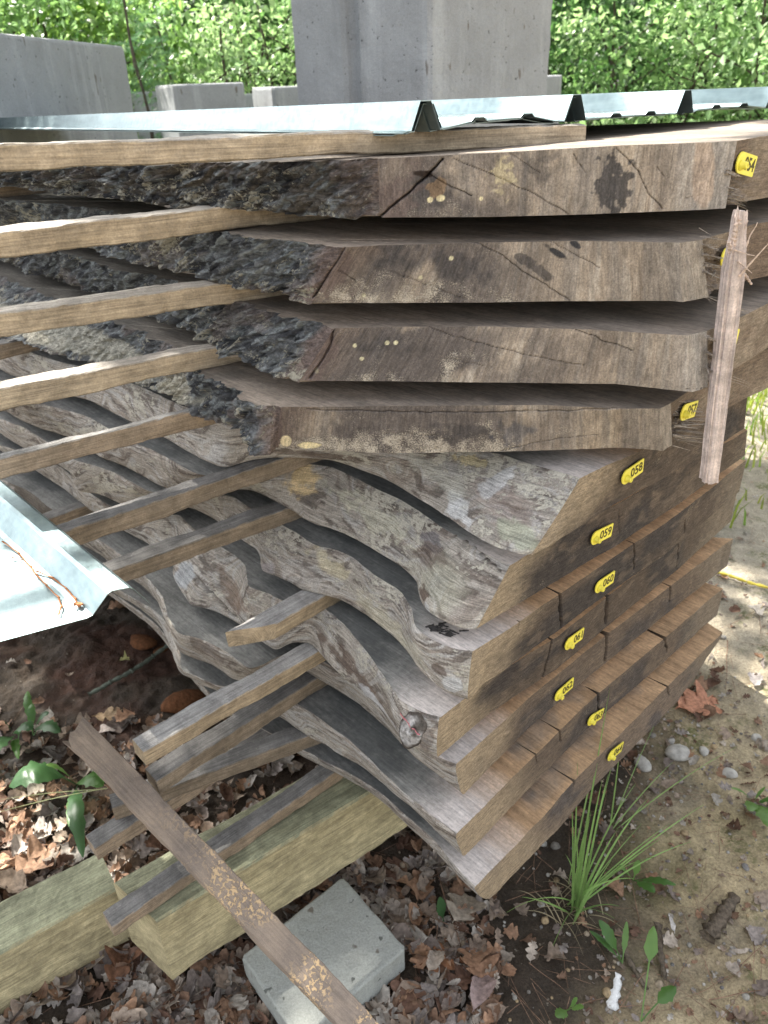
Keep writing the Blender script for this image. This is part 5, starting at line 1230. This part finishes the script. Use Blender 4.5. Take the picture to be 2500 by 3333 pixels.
# ------------------------------------------------------------------ woods
def leafset(cen, rad, n, size, cols, seed, shell=.55, flat=1., dirs=None):
    """leaf faces (folded pair of quads) scattered in clumps through an uneven crown"""
    g = np.random.default_rng(seed); cen = np.array(cen, float); rad = np.array(rad, float)
    nc = max(10, n//90); q = g.normal(size=(nc, 3)); q /= np.linalg.norm(q, axis=1)[:, None]; q *= (shell+(1-shell)*g.random((nc, 1)))
    cc = cen+q*rad; cr = g.uniform(.10, .24, nc)*rad.mean()
    i = g.integers(nc, size=n); p = cc[i]+g.normal(size=(n, 3))*cr[i][:, None]*np.array([1, 1, .6])
    p[:, 2] = np.maximum(p[:, 2], .05)
    s_ = size*g.uniform(.6, 1.35, n)
    d = g.normal(size=(n, 3)); d[:, 2] -= .3; d /= np.linalg.norm(d, axis=1)[:, None]
    nn_ = g.normal(size=(n, 3))*.7+[0, 0, 1.0]; nn_ -= (nn_*d).sum(1)[:, None]*d; nn_ /= np.linalg.norm(nn_, axis=1)[:, None]
    sd_ = np.cross(d, nn_)
    a = p; t = p+d*s_[:, None]; m1 = p+d*(s_*.45)[:, None]
    l_ = m1+sd_*(s_*.30)[:, None]+nn_*(s_*.08)[:, None]; r_ = m1-sd_*(s_*.30)[:, None]+nn_*(s_*.08)[:, None]
    V = np.stack([a, r_, t, l_], 1).reshape(-1, 3); k_ = np.arange(n)[:, None]*4
    F = np.concatenate([k_+[0, 1, 2], k_+[0, 2, 3]], 0)
    clump = cols[g.integers(len(cols), size=nc)][i]*g.uniform(.8, 1.2, (n, 1))
    return V, F, np.repeat(clump, 4, 0)
LC = np.array([(.25, .40, .15), (.33, .48, .20), (.17, .30, .09), (.40, .54, .26), (.26, .41, .18)])
LD = np.array([(.045, .10, .028), (.06, .13, .035), (.04, .09, .025)])
def trunk(base, top, r, n=14, sd=0, rt=.5): return spike(base, top, r, r*rt, n=n, sd=sd, flat=1)
def shrub(x, y, w_, h, n, cols, lab, sd, size=.075, zc=None, cat='shrub'):
    z0 = gz(x, y); e = empty({'shrub': 'shrub', 'tree': 'broadleaf_tree'}[cat], (x, y, z0), 0, label=lab, cat=cat, group='shrubs and trees at the edge of the woods')
    V, F, Cc = leafset((x, y, h*.52 if zc is None else zc), (w_, w_*.75, h*.52), n, size, cols, sd)
    mesh('foliage' if cat == 'shrub' else 'crown', V, F, M_LEAF, parent=e, smooth=False, col=Cc)
    parts = []; g = np.random.default_rng(sd)
    for i in range(5 if cat == 'shrub' else 1):
        a = g.uniform(0, 6.28); rr = .5*w_*(cat == 'shrub'); parts.append(trunk([x+.1*math.cos(a), y+.1*math.sin(a), z0-.05], [x+rr*math.cos(a), y+rr*math.sin(a), h*.8], .02 if cat == 'shrub' else .07, sd=i+sd))
        for j in range(4 if cat == 'shrub' else 9):
            t = g.uniform(.3, .8); b = g.uniform(0, 6.28); c = np.array([x+rr*t*math.cos(a), y+rr*t*math.sin(a), h*.8*t]); parts.append(trunk(c, c+[w_*.6*math.cos(b), w_*.6*math.sin(b), h*.12], .009 if cat == 'shrub' else .025, n=8, sd=j))
    V, F = merge(parts); mesh('stems' if cat == 'shrub' else 'trunk', V, F, M_BARKT, parent=e)
Y_ = np.array([(.22, .36, .08), (.26, .40, .11), (.17, .30, .07)])
for i, (px, D, w_, h, n, cl, lab) in enumerate([
 (-60, 7.6, 1.1, 2.6, 5200, LC, 'pale leafy shrub above the wide upper left block'),
 (330, 8.2, 1.0, 2.5, 5200, Y_, 'yellow green bush between the upper left block and the feathery sapling'),
 (700, 8.0, 1.0, 2.4, 5200, LC, 'bright bushy shrub left of the tall grooved pillar'),
 (900, 8.6, .9, 2.9, 4200, LC, 'shrub whose leaves touch the left edge of the tall pillar'),
 (1250, 9.5, 1.0, 2.8, 2500, LC, 'shrub mostly hidden behind the tall grooved pillar'),
 (1830, 8.4, 1.0, 2.6, 5200, LD*1.6, 'shrub with deep green leaves just right of the tall pillar'),
 (2130, 7.8, 1.0, 2.5, 5600, LC, 'dense glossy shrub above the ribbed sheet ends'),
 (2480, 7.4, 1.1, 2.6, 5600, LC*1.05, 'dense shrub at the upper right corner of the photo'),
 (2750, 7.0, 1.0, 2.4, 3500, LC, 'shrub at the right edge of the photo, cut by the frame'),
 (1980, 6.6, .8, .95, 3600, LC*.8, 'low bush seen between the sheets and the top slab'),
 (2400, 6.2, .9, .85, 3800, LC*.8, 'low undergrowth bush behind the tag 054')]):
    q = at(px, D); shrub(q[0], q[1], w_, h, n, cl, lab, 100+i, size=[.075, .09, .065, .08, .08, .07, .06, .07, .08, .06, .06][i])
for i, (px, D, w_, h, lab) in enumerate([(100, 11, 2.2, 3.6, 'dark woodland tree behind the upper left shrubs'), (560, 12.5, 2.4, 3.9, 'tall woodland tree behind the feathery sapling'), (1050, 12, 2.2, 3.7, 'woodland tree left behind the tall pillar'),
    (1600, 12.5, 2.4, 3.9, 'woodland tree right behind the tall pillar'), (2050, 11.5, 2.2, 3.7, 'woodland tree behind the dense glossy shrub'), (2550, 11, 2.3, 3.6, 'woodland tree behind the upper right corner shrub'), (-400, 10.5, 2.2, 3.4, 'woodland tree left of the frame edge'), (3000, 10.5, 2.3, 3.4, 'woodland tree right of the frame edge')]):
    q = at(px, D); shrub(q[0], q[1], w_, h, 3800, LD*1.3, lab, 200+i, size=.17, zc=h*.5, cat='tree')
V, F, Cc = leafset((1, 21, 3.5), (20, 3, 5.5), 26000, .34, LD, 300, shell=.2)
mesh('far_woods', V, F, M_LEAF, loc=(1, 21, 0), smooth=False, col=Cc, kind='stuff', label='far off dark woodland closing the view', cat='woods')
# feathery conifer sapling
q = at(462, 6.9); z0 = gz(*q); e = empty('conifer_sapling', (q[0], q[1], z0), 0, label='feathery dark green conifer sapling left of the small far blocks', cat='conifer sapling')
V, F = trunk([q[0], q[1], z0], [q[0]-.05, q[1], 2.6], .018, sd=2); mesh('trunk', V, F, M_BARKT, parent=e)
g = np.random.default_rng(8); PV = []
for i in range(130):
    zz = g.uniform(.7, 2.5); a = g.uniform(0, 6.28); Lb = (2.9-zz)*.27*g.uniform(.6, 1.1); d = np.array([math.cos(a), math.sin(a), .12])
    t = g.uniform(.1, 1, (60, 1)); b = np.array([q[0], q[1], zz])+d*Lb*t; o_ = g.normal(size=(60, 3))*.035*[1, 1, .6]+d*.02; s_ = np.cross(o_, [.2, .3, 1]); s_ = s_/np.linalg.norm(s_, axis=1)[:, None]*.0022
    PV.append(np.stack([b-s_, b+s_, b+o_], 1).reshape(-1, 3))
V = np.vstack(PV); F = np.arange(len(V)).reshape(-1, 3); Cc = np.array((.075, .16, .07))*np.repeat(g.uniform(.7, 1.4, (len(V)//3, 1)), 3, 0)
mesh('needles', V, F, M_LEAF, parent=e, col=Cc, smooth=False)

# ------------------------------------------------------------------ unseen tree added to block the sun, crown gaps cut as sun windows
def shade(x, y):
    """how densely the crown must cover the rays that meet the plane z = 0.8 at x,y"""
    u = .766*x+.643*y; v = -.643*x+.766*y
    c = np.ones_like(x)
    c[(x > .85) & (y > 3.15) & (y < 5)] = .08
    c[(x > 1.5) & (y >= 2.2) & (y <= 3.15)] = .3
    c[(x > 3.2)] = .4
    c[(u > 1.5) & (v < 1.6)] = .6
    c[(u > -.7) & (u < .39) & (v > .38) & (v < .90)] = 0
    c[(u > .265) & (u < .40) & (v >= .90) & (v < 1.02)] = 0
    c[(u > -.7) & (u < .175) & (v >= .90) & (v < 1.0)] = 0
    c[(u > -.7) & (u < .175-.04*(v > 1.2)) & (v >= 1.0) & (v < 1.8)] = 0
    c[(u > -.12) & (u < .19) & (v >= 1.8) & (v < 2.2)] = 0
    c[(u > .78) & (u < 1.35) & (v > .05) & (v < .27)] = 0
    return c
g = np.random.default_rng(77); HC = 5.6
q = np.c_[g.uniform(-2.6, 4.6, 32000), g.uniform(-1.2, 5.4, 32000)]; q = q[g.random(len(q)) < shade(q[:, 0], q[:, 1])]  # leaves dropped wherever sun should reach the stack and ground
zz = HC+g.normal(0, .22, len(q)); pts = np.c_[q, zz*0]+SD[None]*((zz-.8)/SD[2])[:, None]; pts[:, 2] = zz
pts = np.array(pts); n = len(pts)
s_ = g.uniform(.05, .10, n); d = g.normal(size=(n, 3)); d[:, 2] *= .35; d /= np.linalg.norm(d, axis=1)[:, None]
nn_ = g.normal(size=(n, 3))*.35+SD; nn_ -= (nn_*d).sum(1)[:, None]*d; nn_ /= np.linalg.norm(nn_, axis=1)[:, None]; sd_ = np.cross(d, nn_)
V = np.stack([pts-d*s_[:, None]*.6, pts-sd_*(s_*.42)[:, None], pts+d*s_[:, None]*.6, pts+sd_*(s_*.42)[:, None]], 1).reshape(-1, 3)
F = np.arange(4*n).reshape(-1, 4)
tb = np.array([-7.2, 1.2, 0]); e = empty('added_shade_tree', tuple(tb), 0, label='unseen tree added out of frame, crown shaped to shade the stack and leave sun gaps', cat='tree')
mesh('crown', V, F, M_LEAF, parent=e, smooth=False, col=np.tile(np.array([.06, .13, .035]), (len(V), 1)))
parts = [trunk(tb, tb+[.6, .4, 6.2], .22, sd=1, rt=.6)]
for i in range(12):
    t = pts[g.integers(n)]; parts.append(trunk(tb+[.5, .35, 4.6+.1*i], t+[0, 0, .25], .05, sd=i, rt=.2))
V, F = merge(parts); mesh('trunk', V, F, M_BARKT, parent=e)
